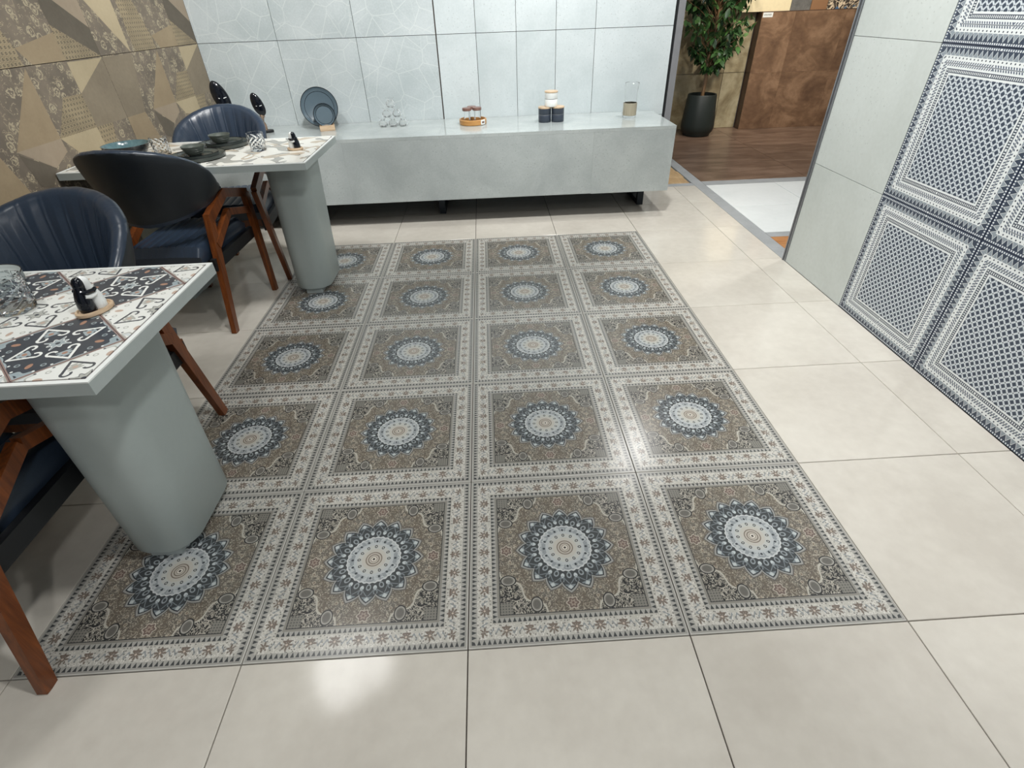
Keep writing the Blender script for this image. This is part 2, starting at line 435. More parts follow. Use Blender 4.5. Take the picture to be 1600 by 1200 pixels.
# --- table tiles (local, half size h)
def m_scroll(name, base, line, grey1, accent, corner):
    g = G(name); X, Y, Z = g.coords(); h = 0.1045
    x = X * (1 / h); y = Y * (1 / h)
    a = g.abs(x); b = g.abs(y); t = g.max(a, b); l = g.min(a, b)
    r = g.sqrt(x * x + y * y); th = g.m('ARCTAN2', y, x)
    col = base
    # corner clouds + spots
    s = a + b
    wav = s + g.m('SINE', (a - b) * 16.0) * 0.05
    col = g.mix(wav > 1.62, col, corner); col = g.mix(g.near(wav, 1.62, 0.03), col, grey1)
    col = g.mix(wav > 1.80, col, base)
    e = g.circ(s, (a - b), 1.28, 0.0, 0, 1.7)
    col = g.mix(e < 0.14, col, accent)
    col = g.mix(g.near(g.circ(t, l, 0.80, 0.42, 0), 0.045, 0.012), col, grey1)
    col = g.mix(g.circ(t, l, 0.92, 0.30, 0) < 0.028, col, line)
    col = g.mix(g.circ(t, l, 0.93, 0.62, 0) < 0.028, col, line)
    # leaf inside each scroll
    lf = g.circ(t, l, 0.60, 0.0, 0, 0.9)
    col = g.mix((lf < 0.125 + g.m('COSINE', t * 60.0) * 0.03) * (t > 0.50), col, grey1); col = g.mix(lf < 0.05, col, accent)
    # teardrop scrolls pointing at the mid edges, curled at the inner end
    slope = g.near(l - (0.91 - t) * 0.64, 0.0, 0.036) * g.band(t, 0.46, 0.94)
    ring = g.near(g.circ(t, l, 0.44, 0.205, 0), 0.092, 0.028)
    keep = 1.0 - (t > 0.45) * (l < 0.245)
    col = g.mix(ring * keep, col, line); col = g.mix(slope, col, line)
    # centre flower
    fl = g.m('POWER', g.abs(g.m('COSINE', th * 4.0)), 2.0) * 0.07 + 0.12
    fl2 = g.m('POWER', g.abs(g.m('SINE', th * 2.0)), 10.0) * 0.27
    col = g.mix(r < g.max(fl, fl2) + 0.03, col, line); col = g.mix(r < g.max(fl, fl2), col, grey1)
    col = g.mix(r < 0.05, col, lin(70, 76, 84))
    # border wave
    bw = t + g.m('SINE', l * 9.0) * 0.03
    col = g.mix(g.near(bw, 1.0, 0.03), col, grey1)
    col = g.mix(t > 0.982, col, lin(150, 128, 122))
    return g.fin(col, 0.28)
M['darkprint'] = m_scroll('dark_scroll_print', lin(66, 72, 80), lin(236, 238, 234), lin(160, 172, 176), lin(170, 132, 112), lin(150, 166, 172))
M['lightprint'] = m_scroll('light_scroll_print', lin(228, 230, 226), lin(78, 82, 88), lin(176, 178, 172), lin(190, 168, 154), lin(206, 212, 212))
def m_pale():
    g = G('pale_patchwork_print'); X, Y, Z = g.coords(); r = obj_random(g) * 9.0
    v = g.comb(X + r, Y - r, 0.0)
    n = g.noise(v, 8, 1, 0.3, 1.0); n2 = g.noise(v, 6, 1, 0.3, 0.6)
    col = g.mix(g.band(n, 0.54, 0.72), lin(232, 231, 224), lin(168, 168, 162))
    col = g.mix(g.band(n2, 0.58, 0.66), col, lin(196, 184, 166)); col = g.mix(g.near(n, 0.54, 0.006), col, lin(140, 140, 136))
    return g.fin(col, 0.25)
M['paleprint'] = m_pale()

# --- patchwork wall faces
M['w_plain'] = m_stone('taupe_plain', lin(128, 116, 98), lin(146, 133, 113), 0.6, 3, 60)
M['w_cream'] = m_stone('cream_plain', lin(176, 160, 130), lin(188, 172, 142), 0.6, 3, 60)
M['w_tan'] = m_stone('tan_plain', lin(150, 132, 106), lin(164, 146, 118), 0.6, 4, 90)
M['w_pink'] = m_stone('rose_taupe_plain', lin(156, 140, 120), lin(166, 150, 130), 0.6, 3, 60)
M['w_dark'] = m_stone('dark_taupe_plain', lin(94, 86, 74), lin(108, 99, 86), 0.6, 3, 60)
def m_floral():
    g = G('taupe_floral_print'); X, Y, Z = g.coords(); v = g.comb(Y, Z, 0.0)
    n = g.noise(v, 5, 3); nf = g.noise(v, 30, 2, 0.5, 1.5)
    col = g.mix(g.ramp(n, 0.4, 0.6), lin(112, 102, 90), lin(132, 120, 105))
    vo = g.voro(v, 13, rnd=1.0); d = Ex(g, vo.outputs['Distance']) + (nf - 0.5) * 0.55
    col = g.mix(g.band(d, 0.17, 0.26), col, lin(176, 163, 138)); col = g.mix(d < 0.07, col, lin(176, 164, 138))
    col = g.mix(g.band(nf, 0.60, 0.64), col, lin(168, 155, 130))
    return g.fin(col, 0.6)
M['w_floral'] = m_floral()
def m_honey():
    g = G('honeycomb_print'); X, Y, Z = g.coords(); v = g.comb(Y, Z * 1.15, 0.0)
    n = g.noise(v, 6, 3)
    vo = g.voro(v, 38, rnd=0.0); 
    row = g.m('FLOOR', Z * 46.0); u = g.frac(Y * 42.0 + g.frac(row * 0.5) + 50.0) - 0.5; w = g.frac(Z * 46.0) - 0.5
    d = g.sqrt(u * u + w * w)
    col = g.mix(g.ramp(n, 0.4, 0.6), lin(138, 124, 100), lin(160, 144, 116))
    col = g.mix(g.band(d, 0.12, 0.30), col, lin(104, 94, 78)); col = g.mix(g.band(d, 0.30, 0.40), col, lin(176, 160, 130))
    return g.fin(col, 0.6)
M['w_honey'] = m_honey()
# voronoi line tile on the back wall
def m_crackle():
    g = G('grey_line_relief_tile'); X, Y, Z = g.coords(); r = obj_random(g) * 7.0
    v = g.comb(X + r, Z - r * 0.6, 0.0)
    n1 = g.noise(v, 2.5, 4); n2 = g.noise(v, 80, 3)
    col = g.mix(g.ramp(n1 * 0.7 + n2 * 0.3, 0.38, 0.62), lin(174, 184, 186), lin(194, 202, 204))
    vo = g.voro(v, 6.0, 'DISTANCE_TO_EDGE'); d = Ex(g, vo.outputs['Distance'])
    v3 = g.comb((X * 0.8 + Z * 0.6) * 1.0 + r + 3.0, (Z * 0.8 - X * 0.6) * 0.6 - r, 0.0); vo3 = g.voro(v3, 5.0, 'DISTANCE_TO_EDGE'); d3 = Ex(g, vo3.outputs['Distance'])
    ln = g.max((d < 0.016) * 0.8, (d3 < 0.011) * 0.45)
    col = g.mix(ln * 0.42, col, lin(222, 227, 224))
    return g.fin(col, 0.45, bump=ln, bs=0.15, bd=0.001)
M['crackle'] = m_crackle()
# brown far area
def m_rust(name, c0, c1, c2, rough, sx=1.0, sc=3.0):
    g = G(name); X, Y, Z = g.coords(); r = obj_random(g) * 5
    v = g.comb(X * sx + r, Y + r, Z * 1.3)
    n = g.noise(v, sc, 6, 0.62, 0.9); n2 = g.noise(v, sc * 6, 3)
    col = g.mix(g.ramp(n * 0.8 + n2 * 0.2, 0.36, 0.52), c0, c1); col = g.mix(g.ramp(n * 0.8 + n2 * 0.2, 0.50, 0.66), col, c2)
    return g.fin(col, rough)
M['rust'] = m_rust('rusty_brown_slab', lin(100, 76, 58), lin(128, 100, 77), lin(156, 126, 100), 0.35)
M['rustdark'] = m_rust('dark_brown_slab_side', lin(62, 46, 38), lin(78, 58, 46), lin(92, 70, 56), 0.5)
M['brownfloor'] = m_rust('brown_wood_look_floor', lin(92, 74, 63), lin(114, 93, 79), lin(136, 114, 99), 0.3, 0.25, 7.0)
M['khaki'] = m_rust('khaki_mottled_tile', lin(126, 112, 84), lin(160, 148, 118), lin(190, 180, 150), 0.5, 1.0, 2.2)
M['orangewood'] = m_wood('orange_wood_tile', lin(164, 110, 66), lin(196, 142, 94), stretch=(2, 14, 2))
M['tanwood'] = m_wood('tan_wood_tile', lin(176, 146, 108), lin(204, 176, 136), stretch=(6, 2, 2))
M['s_cream'] = m_plain('cream_sample', lin(236, 222, 184), 0.5)
M['s_grey'] = m_stone('grey_sample', lin(92, 92, 90), lin(120, 119, 116), 0.5, 12, 60)
M['s_brown'] = m_plain('brown_sample', lin(150, 112, 80), 0.5)
def m_sdeco():
    g = G('ornate_sample'); X, Y, Z = g.coords(); v = g.comb(X, Z, 0.0)
    n = g.noise(v, 9, 2, 0.5, 2.5); n2 = g.noise(v, 14, 1, 0.5, 1.0)
    col = g.mix(g.near(n, 0.5, 0.035), lin(70, 62, 54), lin(226, 208, 180)); col = g.mix(n2 > 0.62, col, lin(70, 110, 150))
    return g.fin(col, 0.4)
M['s_deco'] = m_sdeco()

# ------------------------------------------------------------------ floor
T = 0.6; J = 0.003
fb = bmesh.new()
box(fb, (-0.86, -3.0, -0.05), (3.295, 4.19, -0.010)); 
floor = mk('floor', fb, M['grout']); tag(floor, kind='structure')
def tile_mesh(name, sx, sy, mat, th=0.0098, bev=0.0012):
    bm = bmesh.new(); box(bm, (-sx / 2, -sy / 2, -th), (sx / 2, sy / 2, 0))
    es = [e for e in bm.edges if all(v.co.z > -1e-6 for v in e.verts)]
    bmesh.ops.bevel(bm, geom=es, offset=bev, segments=1, affect='EDGES')
    me = bpy.data.meshes.new(name); bmesh.ops.recalc_face_normals(bm, faces=bm.faces); bm.to_mesh(me); bm.free()
    me.materials.append(mat); return me
me_b = tile_mesh('floor_tile', T - J, T - J, M['beige'])
me_p = tile_mesh('printed_tile', T - J, T - J, M['persian'])
XR = 3.20
for i in range(-2, 6):
    for j in range(-4, 7):
        x0, x1 = i * T, (i + 1) * T; y0, y1 = j * T, (j + 1) * T
        if 0 <= i < 4 and 0 <= j < 5:
            put('printed_tile', me_p, floor, ((x0 + x1) / 2, (y0 + y1) / 2, 0)); continue
        x0 = max(x0, -0.795 if y0 >= 0 or True else x0); x1 = min(x1, XR); y1 = min(y1, 4.07)
        if y1 > 4.0 and False: pass
        sx, sy = x1 - x0 - J, y1 - y0 - J
        if sx < 0.03 or sy < 0.03: continue
        me = me_b if abs(sx - (T - J)) < 1e-4 and abs(sy - (T - J)) < 1e-4 else tile_mesh('floor_tile', sx, sy, M['beige'])
        put('floor_tile', me, floor, ((x0 + x1) / 2, (y0 + y1) / 2, 0))
# threshold strips
sb = bmesh.new()
box(sb, (XR, 2.37, -0.0095), (3.295, 6.6, 0.0)); box(sb, (3.297, 4.065, -0.0095), (6.4, 4.185, 0.0))
box(sb, (2.80, 4.072, -0.0095), (3.198, 4.15, 0.0)); box(sb, (3.297, 2.765, -0.0095), (6.4, 2.85, 0.0))
tag(mk('floor_strip', sb, M['greystrip'], floor, bevel=0.001, seg=1), 'grey stone strips framing the floor samples')
# the neighbouring display floor
f2 = bmesh.new(); box(f2, (3.296, 0.2, -0.05), (6.4, 6.7, -0.010)); box(f2, (2.5, 4.191, -0.05), (3.295, 6.7, -0.010))
floor2 = mk('floor', f2, M['whitegrout']); tag(floor2, kind='structure')
for (cx, cy) in ((3.62, 3.74), (3.62, 3.14)):
    pass
wx = [3.297, 3.93, 4.53, 5.13, 5.73, 6.33]; wy = [2.852, 3.44, 4.063]
for i in range(5):
    for j in range(2):
        sx, sy = wx[i + 1] - wx[i] - 0.005, wy[j + 1] - wy[j] - 0.005
        put('white_floor_tile', tile_mesh('white_floor_tile', sx, sy, M['whitetile']), floor2, ((wx[i] + wx[i + 1]) / 2, (wy[j] + wy[j + 1]) / 2, 0))
for i in range(3):
    put('wood_floor_tile', tile_mesh('wood_floor_tile', 0.998, 0.55, M['orangewood']), floor2, (3.797 + i, 2.487, 0))
for j in range(4):
    for i in range(3):
        y0 = 4.187 + j * 0.60
        put('brown_floor_tile', tile_mesh('brown_floor_tile', 1.198 if i else 1.0, 0.598, M['brownfloor'], bev=0.0004), floor2,
            ((3.798 if i == 0 else 4.30 + 0.6 + (i - 1) * 1.2), y0 + 0.3, 0))
for k in range(6):
    put('tan_wood_tile', tile_mesh('tan_wood_tile', 0.36, 0.20, M['tanwood']), floor2, (3.00 + 0.012 * (k % 2), 4.26 + k * 0.204, 0))

# ------------------------------------------------------------------ walls
def wtile(name, parent, mat, ax, at, u0, u1, z0, z1, th=0.010, sign=1, gap=0.0022, origin=None):
    """upright tile; ax 'x': plane x=at (u is y), ax 'y': plane y=at (u is x); sign: direction the face looks"""
    bm = bmesh.new(); hu, hz = (u1 - u0 - gap) / 2, (z1 - z0 - gap) / 2
    if ax == 'x': box(bm, (min(0, -sign * th), -hu, -hz), (max(0, -sign * th), hu, hz)); loc = (at, (u0 + u1) / 2, (z0 + z1) / 2)
    else: box(bm, (-hu, min(0, -sign * th), -hz), (hu, max(0, -sign * th), hz)); loc = ((u0 + u1) / 2, at, (z0 + z1) / 2)
    return mk(name, bm, mat, parent, loc=loc, bevel=0.0008, seg=1)
# back wall
wb = bmesh.new(); box(wb, (-0.86, 4.011, -0.01), (2.786, 4.07, CEIL)); wall_back = mk('wall_back', wb, M['grout']); tag(wall_back, kind='structure')
ZR = [0.0, 0.61, 1.215, 1.82, 2.425, 2.9]
for zi in range(5):
    for (u0, u1, mt, nm) in ((-0.795, -0.205, 'crackle', 'line_relief_tile'), (-0.205, 0.382, 'crackle', 'line_relief_tile'), (0.382, 0.978, 'crackle', 'line_relief_tile'),
                             (0.984, 1.281, 'concrete', 'concrete_tile'), (1.281, 1.586, 'concrete', 'concrete_tile'), (1.586, 1.889, 'concrete', 'concrete_tile'),
                             (1.889, 2.189, 'concrete', 'concrete_tile'), (2.189, 2.788, 'concrete', 'concrete_tile')):
        wtile(nm, wall_back, M[mt], 'y', 4.0, u0, u1, ZR[zi], ZR[zi + 1], sign=-1, gap=0.0034)
pb = bmesh.new(); box(pb, (2.8065, 3.992, 0.0), (2.858, 4.14, CEIL))
post = mk('trim_back_edge', pb, [M['greypost']]); tag(post, kind='structure')
de = bmesh.new(); box(de, (2.790, 4.001, 0.0), (2.806, 4.14, CEIL)); mk('dark_edge_strip', de, M['blackplastic'], post)
# left patchwork wall
LX = -0.795
wl = bmesh.new(); box(wl, (-0.86, -3.0, -0.01), (LX - 0.011, 4.01, CEIL)); wall_left = mk('wall_left', wl, M['grout']); tag(wall_left, kind='structure')
PATCH_L = [('w_cream', [(.9, .6), (1.2, .6), (.9, .46)]), ('w_tan', [(.6, .6), (.6, .3), (.3, .3), (.5, .5)]),
           ('w_honey', [(.75, .46), (.9, .46), (.9, .3), (.6, .3)]), ('w_cream', [(.6, .3), (.9, .3), (.9, .18), (.68, .22)]),
           ('w_pink', [(.3, .3), (.6, .3), (.6, .24), (.48, .19)]), ('w_plain', [(.9, .46), (1.2, .6), (1.2, .3), (.9, .3)]),
           ('w_plain', [(0, .6), (.3, .6), (.2, .3), (0, .3)]), ('w_dark', [(.3, .29), (.48, .19), (.4, .12), (.33, .14)]),
           ('w_honey', [(.9, .30), (1.05, .30), (1.0, .18), (.9, .18)]), ('w_tan', [(0, .3), (.2, .3), (.3, .0), (0, .0)]),
           ('w_plain', [(.68, .22), (.9, .18), (.85, 0), (.6, 0)])]
PATCH_U = [('w_tan', [(.6, .07), (.9, .12), (.9, 0), (.66, 0)]), ('w_dark', [(.9, .26), (.98, .26), (1.2, .13), (1.2, 0), (.9, .15)]),
           ('w_pink', [(.98, .26), (1.2, .26), (1.2, .13)]), ('w_cream', [(0, .3), (.3, .3), (.3, 0)]),
           ('w_honey', [(.9, .15), (1.2, 0), (.9, 0)]), ('w_honey', [(.35, 0), (.6, .0), (.6, .07), (.5, .3), (.35, .3)]),
           ('w_dark', [(.9, .26), (.7, .6), (1.1, .45), (1.2, .26)]), ('w_pink', [(0, .3), (.3, .3), (.5, .6), (.1, .6)]),
           ('w_cream', [(1.1, .45), (1.2, .6), (.9, .6)])]
def patch_mesh(patches):
    bm = bmesh.new(); g_ = 0.0012
    box(bm, (-0.010, g_, g_), (0, 1.2 - g_, 0.6065 - g_), 0)
    names = ['w_floral']
    for nm, poly in patches:
        if nm not in names: names.append(nm)
        mi = names.index(nm)
        vs = [bm.verts.new((0.0006, min(max(u, g_), 1.2 - g_), min(max(v, g_), 0.604 - g_))) for u, v in poly]
        f = bm.faces.new(vs); f.normal_update()
        if f.normal.x < 0: f.normal_flip()
        f.material_index = mi
    me = bpy.data.meshes.new('patchwork_tile'); bm.to_mesh(me); bm.free()
    for n in names: me.materials.append(M[n])
    return me
pm = {0: patch_mesh(PATCH_L), 1: patch_mesh(PATCH_U)}
for zi, z0 in enumerate((0.004, 0.6115, 1.2185, 1.8255)):
    for k in range(4):
        put('patchwork_tile', pm[0] if zi in (1, 3) else pm[1], wall_left, (LX, 2.8 - 1.2 * k, z0))
# right wall
wr = bmesh.new(); box(wr, (3.2115, -3.0, -0.01), (3.27, 2.368, CEIL)); wall_right = mk('wall_right', wr, M['grout']); tag(wall_right, kind='structure')
for zi in range(4):
    wtile('warm_grey_tile', wall_right, M['warmgrey'], 'x', 3.2, 1.735, 2.345, [0, .597, 1.203, 1.81][zi], [.597, 1.203, 1.81, 2.41][zi], sign=-1)
nb = bmesh.new(); hh = 0.3000
box(nb, (0, -hh, -hh), (0.010, hh, hh)); bmesh.ops.bevel(nb, geom=list(nb.edges), offset=0.0008, segments=1, affect='EDGES')
me_n = bpy.data.meshes.new('geometric_tile'); nb.to_mesh(me_n); nb.free(); me_n.materials.append(M['navy'])
for k in range(5):
    for zi in range(4):
        put('geometric_tile', me_n, wall_right, (3.2, 1.734 - 0.301 - 0.602 * k, 0.301 + 0.6015 * zi))
tb = bmesh.new(); box(tb, (3.196, 2.346, 0.0), (3.212, 2.362, CEIL)); box(tb, (3.190, 2.364, 0.0), (3.275, 2.372, CEIL))
trim = mk('trim_right_edge', tb, M['metal']); tag(trim, kind='structure')
# far bay walls
wf = bmesh.new(); box(wf, (2.86, 6.561, -0.01), (6.4, 6.62, CEIL)); wall_far = mk('wall_far', wf, M['whitegrout']); tag(wall_far, kind='structure')
for zi in range(4):
    for k, (u0, u1) in enumerate(((2.9, 3.09), (3.09, 3.69), (3.69, 4.285), (4.285, 4.55))):
        wtile('khaki_tile', wall_far, M['khaki'], 'y', 6.55, u0, u1, 0.62 * zi, 0.62 * (zi + 1), sign=-1, gap=0.006)
ws = bmesh.new(); box(ws, (6.36, 0.2, -0.01), (6.42, 6.56, CEIL)); wall_side = mk('wall_far_side', ws, M['ceil']); tag(wall_side, kind='structure')
cb = bmesh.new(); box(cb, (-0.86, -3.0, CEIL), (6.42, 6.62, CEIL + 0.05)); ceiling = mk('ceiling', cb, M['ceil']); tag(ceiling, kind='structure')

# brown display partition
bp = thing('display_partition', 'rust-brown slab-clad low partition in the bay beyond the opening', 'partition', (4.56, 6.41, 0))
c = bmesh.new(); box(c, (0.012, 0.012, 0.001), (1.78, 0.148, 1.21)); mk('core', c, M['rustdark'], bp)
for i, (u0, u1) in enumerate(((0, .39), (.39, 0.99), (.99, 1.59), (1.59, 1.79))):
    for z0, z1 in ((0.001, 0.62), (0.62, 1.22)):
        c = bmesh.new(); box(c, (u0 + .0004, 0, z0 + .0004), (u1 - .0004, 0.0115, z1 - .0004)); mk('front_slab', c, M['rust'], bp)
for z0, z1 in ((0.001, 0.62), (0.62, 1.22)):
    c = bmesh.new(); box(c, (-0.001, 0.012, z0 + .001), (0.0118, 0.149, z1 - .001)); tag(mk('side_slab', c, M['rustdark'], bp), 'dark brown end slab')
c = bmesh.new(); box(c, (0.012, 0.0, 1.2205), (1.78, 0.149, 1.226)); mk('top_cap', c, M['rustdark'], bp)
lb = thing('price_label', 'small white printed label stuck at the top left corner of the brown partition', 'label', (4.568, 6.4085, 1.172))
c = bmesh.new(); box(c, (0, 0, 0), (0.115, 0.0012, 0.046)); mk('card', c, M['litedge_label'], lb, bevel=0.0003, seg=1)
for k in range(5):
    c = bmesh.new(); box(c, (0.018 + k * 0.017, -0.0006, 0.016), (0.026 + k * 0.017, -0.0001, 0.032)); mk('printed_mark', c, M['s_grey'], lb)
for (x0, x1, mt, lab) in ((4.30, 4.893, 's_cream', 'cream tile sample board standing behind the brown partition, beside the plant'),
                          (4.898, 5.128, 's_grey', 'grey stone sample board above the brown partition'),
                          (5.133, 5.322, 's_brown', 'plain brown sample board above the brown partition'),
                          (5.328, 5.93, 's_deco', 'ornate cream and blue scroll sample board above the brown partition')):
    c = bmesh.new(); box(c, (0, 0, 0), (x1 - x0, 0.02, 0.62))
    s_ = mk('sample_board', c, M[mt], loc=(x0, 6.462, 1.2265), bevel=0.0015, seg=1)
    tag(s_, lab, 'sample board')

# ------------------------------------------------------------------ rings for the ceiling spots, most of them added fill (above the view)
for (x, y, *_r) in LAMPS:
    f = bmesh.new(); lathe(f, [(0.095, 0), (0.115, 0), (0.115, 0.045), (0.10, 0.05), (0.10, 0.049), (0.095, 0.04), (0.095, 0)], 24)
    t = mk('unseen_spot_ring', f, M['metal'], loc=(x, y, CEIL - 0.0505), smooth=True)
    tag(t, 'round ceiling ring out of view around a spot, most spots added as fill', 'ceiling light', 'recessed ceiling spots'); t['kind'] = 'structure'

# ------------------------------------------------------------------ console bench
con = thing('console_bench', 'long low grey concrete-look console standing against the back wall', 'console', (0, 0, 0))
CX0, CX1, CY0, CY1, CZ0, CZ1 = -0.785, 2.698, 3.335, 3.996, 0.19, 0.643
def cbox(name, lo, hi, mat=M['greycon'], bev=0.0015):
    c = bmesh.new(); box(c, lo, hi); return mk(name, c, mat, con, bevel=bev, seg=1)
for x0, x1 in ((CX0, 0.980), (0.9805, CX1)):
    cbox('top_slab', (x0, CY0, CZ1 - 0.022), (x1, CY1, CZ1))
for x0, x1 in ((CX0, 0.28), (0.2805, 2.10), (2.1005, CX1)):
    cbox('front_slab', (x0, CY0, CZ0 + (0.0 if x0 != 2.1005 else -0.003)), (x1, CY0 + 0.02, CZ1 - 0.0225))
cbox('end_slab', (CX1 - 0.02, CY0 + 0.0205, CZ0), (CX1, CY1, CZ1 - 0.0225))
cbox('bottom_board', (CX0, CY0 + 0.0205, CZ0 + 0.01), (CX1 - 0.0205, CY1, CZ0 + 0.03), M['blackplastic'])
cbox('inner_rail', (CX0 + 0.05, CY1 - 0.08, 0.13), (CX1 - 0.15, CY1 - 0.04, CZ0 + 0.0095), M['darksteel'])
cbox('front_rail', (CX0 + 0.05, 3.60, 0.165), (CX1 - 0.12, 3.64, CZ0 + 0.0095), M['darksteel'])
for x in (-0.60, 0.90, 2.545):
    c = bmesh.new(); box(c, (x, 3.60, 0.001), (x + 0.05, 3.64, 0.165)); box(c, (x, 3.92, 0.001), (x + 0.05, 3.96, 0.130)); box(c, (x, 3.6405, 0.001), (x + 0.05, 3.9195, 0.04))
    tag(mk('leg', c, M['darksteel'], con), 'dark steel loop leg')

# ------------------------------------------------------------------ tables
def clip_poly(poly, x0, x1, y0, y1):
    def cl(P, f, inter):
        out = []
        for i in range(len(P)):
            a, b = P[i], P[(i + 1) % len(P)]
            ia, ib = f(a), f(b)
            if ia: out.append(a)
            if ia != ib: out.append(inter(a, b))
        return out
    def ix(c): return lambda a, b: (c, a[1] + (b[1] - a[1]) * (c - a[0]) / (b[0] - a[0]))
    def iy(c): return lambda a, b: (a[0] + (b[0] - a[0]) * (c - a[1]) / (b[1] - a[1]), c)
    for f, g in ((lambda p: p[0] >= x0, ix(x0)), (lambda p: p[0] <= x1, ix(x1)), (lambda p: p[1] >= y0, iy(y0)), (lambda p: p[1] <= y1, iy(y1))):
        poly = cl(poly, f, g)
        if len(poly) < 3: return []
    return poly

def make_table(x0, x1, y0, y1, zt, label, mats_fn, c0, pitch, px):
    cx, cy = (x0 + x1) / 2, (y0 + y1) / 2
    t = thing('dining_table', label, 'table', (cx, cy, 0)); hx, hy = (x1 - x0) / 2, (y1 - y0) / 2
    c = bmesh.new(); box(c, (-hx, -hy, zt - 0.034), (hx, hy, zt - 0.0035)); mk('tabletop', c, M['slab'], t, bevel=0.001, seg=1)
    c = bmesh.new(); e = 0.012
    for lo, hi in (((-hx, -hy), (hx, -hy + e)), ((-hx, hy - e), (hx, hy)), ((-hx, -hy + e), (-hx + e, hy - e)), ((hx - e, -hy + e), (hx, hy - e))):
        box(c, (lo[0], lo[1], zt - 0.0034), (hi[0], hi[1], zt))
    tag(mk('edge_trim', c, M['litedge_label'], t), 'top edge trim, whitened for the light on it')
    c = bmesh.new(); box(c, (-hx + e + .0002, -hy + e + .0002, zt - 0.0034), (hx - e - .0002, hy - e - .0002, zt - 0.0016)); mk('joint_bed', c, M['darkline'], t)
    h = pitch / 2 - 0.0008; ins = e + 0.0035
    for a in range(-14, 15):
        for b in range(-8, 9):
            if (a + b) % 2: continue
            px_, py_ = c0[0] + pitch / math.sqrt(2) * a - cx, c0[1] + pitch / math.sqrt(2) * b - cy
            R2 = h * math.sqrt(2)
            poly = [(px_ + R2, py_), (px_, py_ + R2), (px_ - R2, py_), (px_, py_ - R2)]
            poly = clip_poly(poly, -hx + ins, hx - ins, -hy + ins, hy - ins)
            if len(poly) < 3: continue
            ar = abs(sum(p[0] * q[1] - q[0] * p[1] for p, q in zip(poly, poly[1:] + poly[:1]))) / 2
            if ar < 2e-4: continue
            cc = bmesh.new(); s = math.sqrt(.5)
            loc = [((x - px_) * s + (y - py_) * s, -(x - px_) * s + (y - py_) * s) for x, y in poly]
            prism(cc, loc, 0, 0.002)
            mk('tile', cc, mats_fn(a, b), t, loc=(px_, py_, zt - 0.0015), rz=PI / 4)
    # two rounded pedestals
    for k, xc in enumerate(px):
        rings = []
        for z, gx, dx in ((0.036, 0.0, 0.0), (0.042, 0.004, 0.0), (0.30, 0.006, 0.012), (zt - 0.0345, 0.012, 0.036)):
            ring = []; wx_, wy_, rr = 0.103 + gx, 0.168 + gx * 0.4, 0.086
            sgn = 1 if k == 0 else -1
            for q, (sx, sy) in enumerate(((1, 1), (-1, 1), (-1, -1), (1, -1))):
                for m_ in range(9):
                    an = q * PI / 2 + m_ * PI / 16
                    ring.append((xc - cx + sgn * dx * 0.6 + sx * (wx_ - rr) + rr * cos(an), sy * (wy_ - rr) + rr * sin(an), z))
            rings.append(ring)
        c = bmesh.new(); loft(c, rings); mk('pedestal', c, M['ped'], t, smooth=True)
        c = bmesh.new(); box(c, (xc - cx - 0.045, -0.150, 0.0005), (xc - cx + 0.05, 0.150, 0.0355)); mk('plinth', c, M['slab'], t, bevel=0.002)
    return t
ZT = 0.785
make_table(-0.762, 0.479, 0.209, 0.817, ZT, 'near dining table topped with dark and white scroll-print tiles set diagonally',
           lambda a, b: M['darkprint'] if a % 2 == 0 else M['lightprint'], (0.311, 0.375), 0.2121, (0.230, -0.50))
make_table(-0.786, 0.421, 2.042, 2.694, ZT, 'far dining table with pale grey and white tiled top, near the console',
           lambda a, b: M['paleprint'], (0.30, 2.20), 0.2121, (0.222, -0.55))

# ------------------------------------------------------------------ chairs
def back_section(phi):
    """plan position, outward normal, bottom and top heights for phi in [-1, 1]"""
    s = abs(phi); a = phi * math.radians(100)
    x = 0.264 * sin(a) * (1 - 0.05 * s ** 5)
    y = 0.02 - 0.270 * cos(a)
    tz = 0.655 + 0.285 * max(0.0, 1 - s ** 2.0) ** 0.82
    bz = 0.575 + 0.015 * s + 0.05 * s * s
    nx, ny = sin(a) / 0.262, -cos(a) / 0.275
    n = math.hypot(nx, ny)
    return x, y, nx / n, ny / n, bz, max(tz, bz + 0.055)

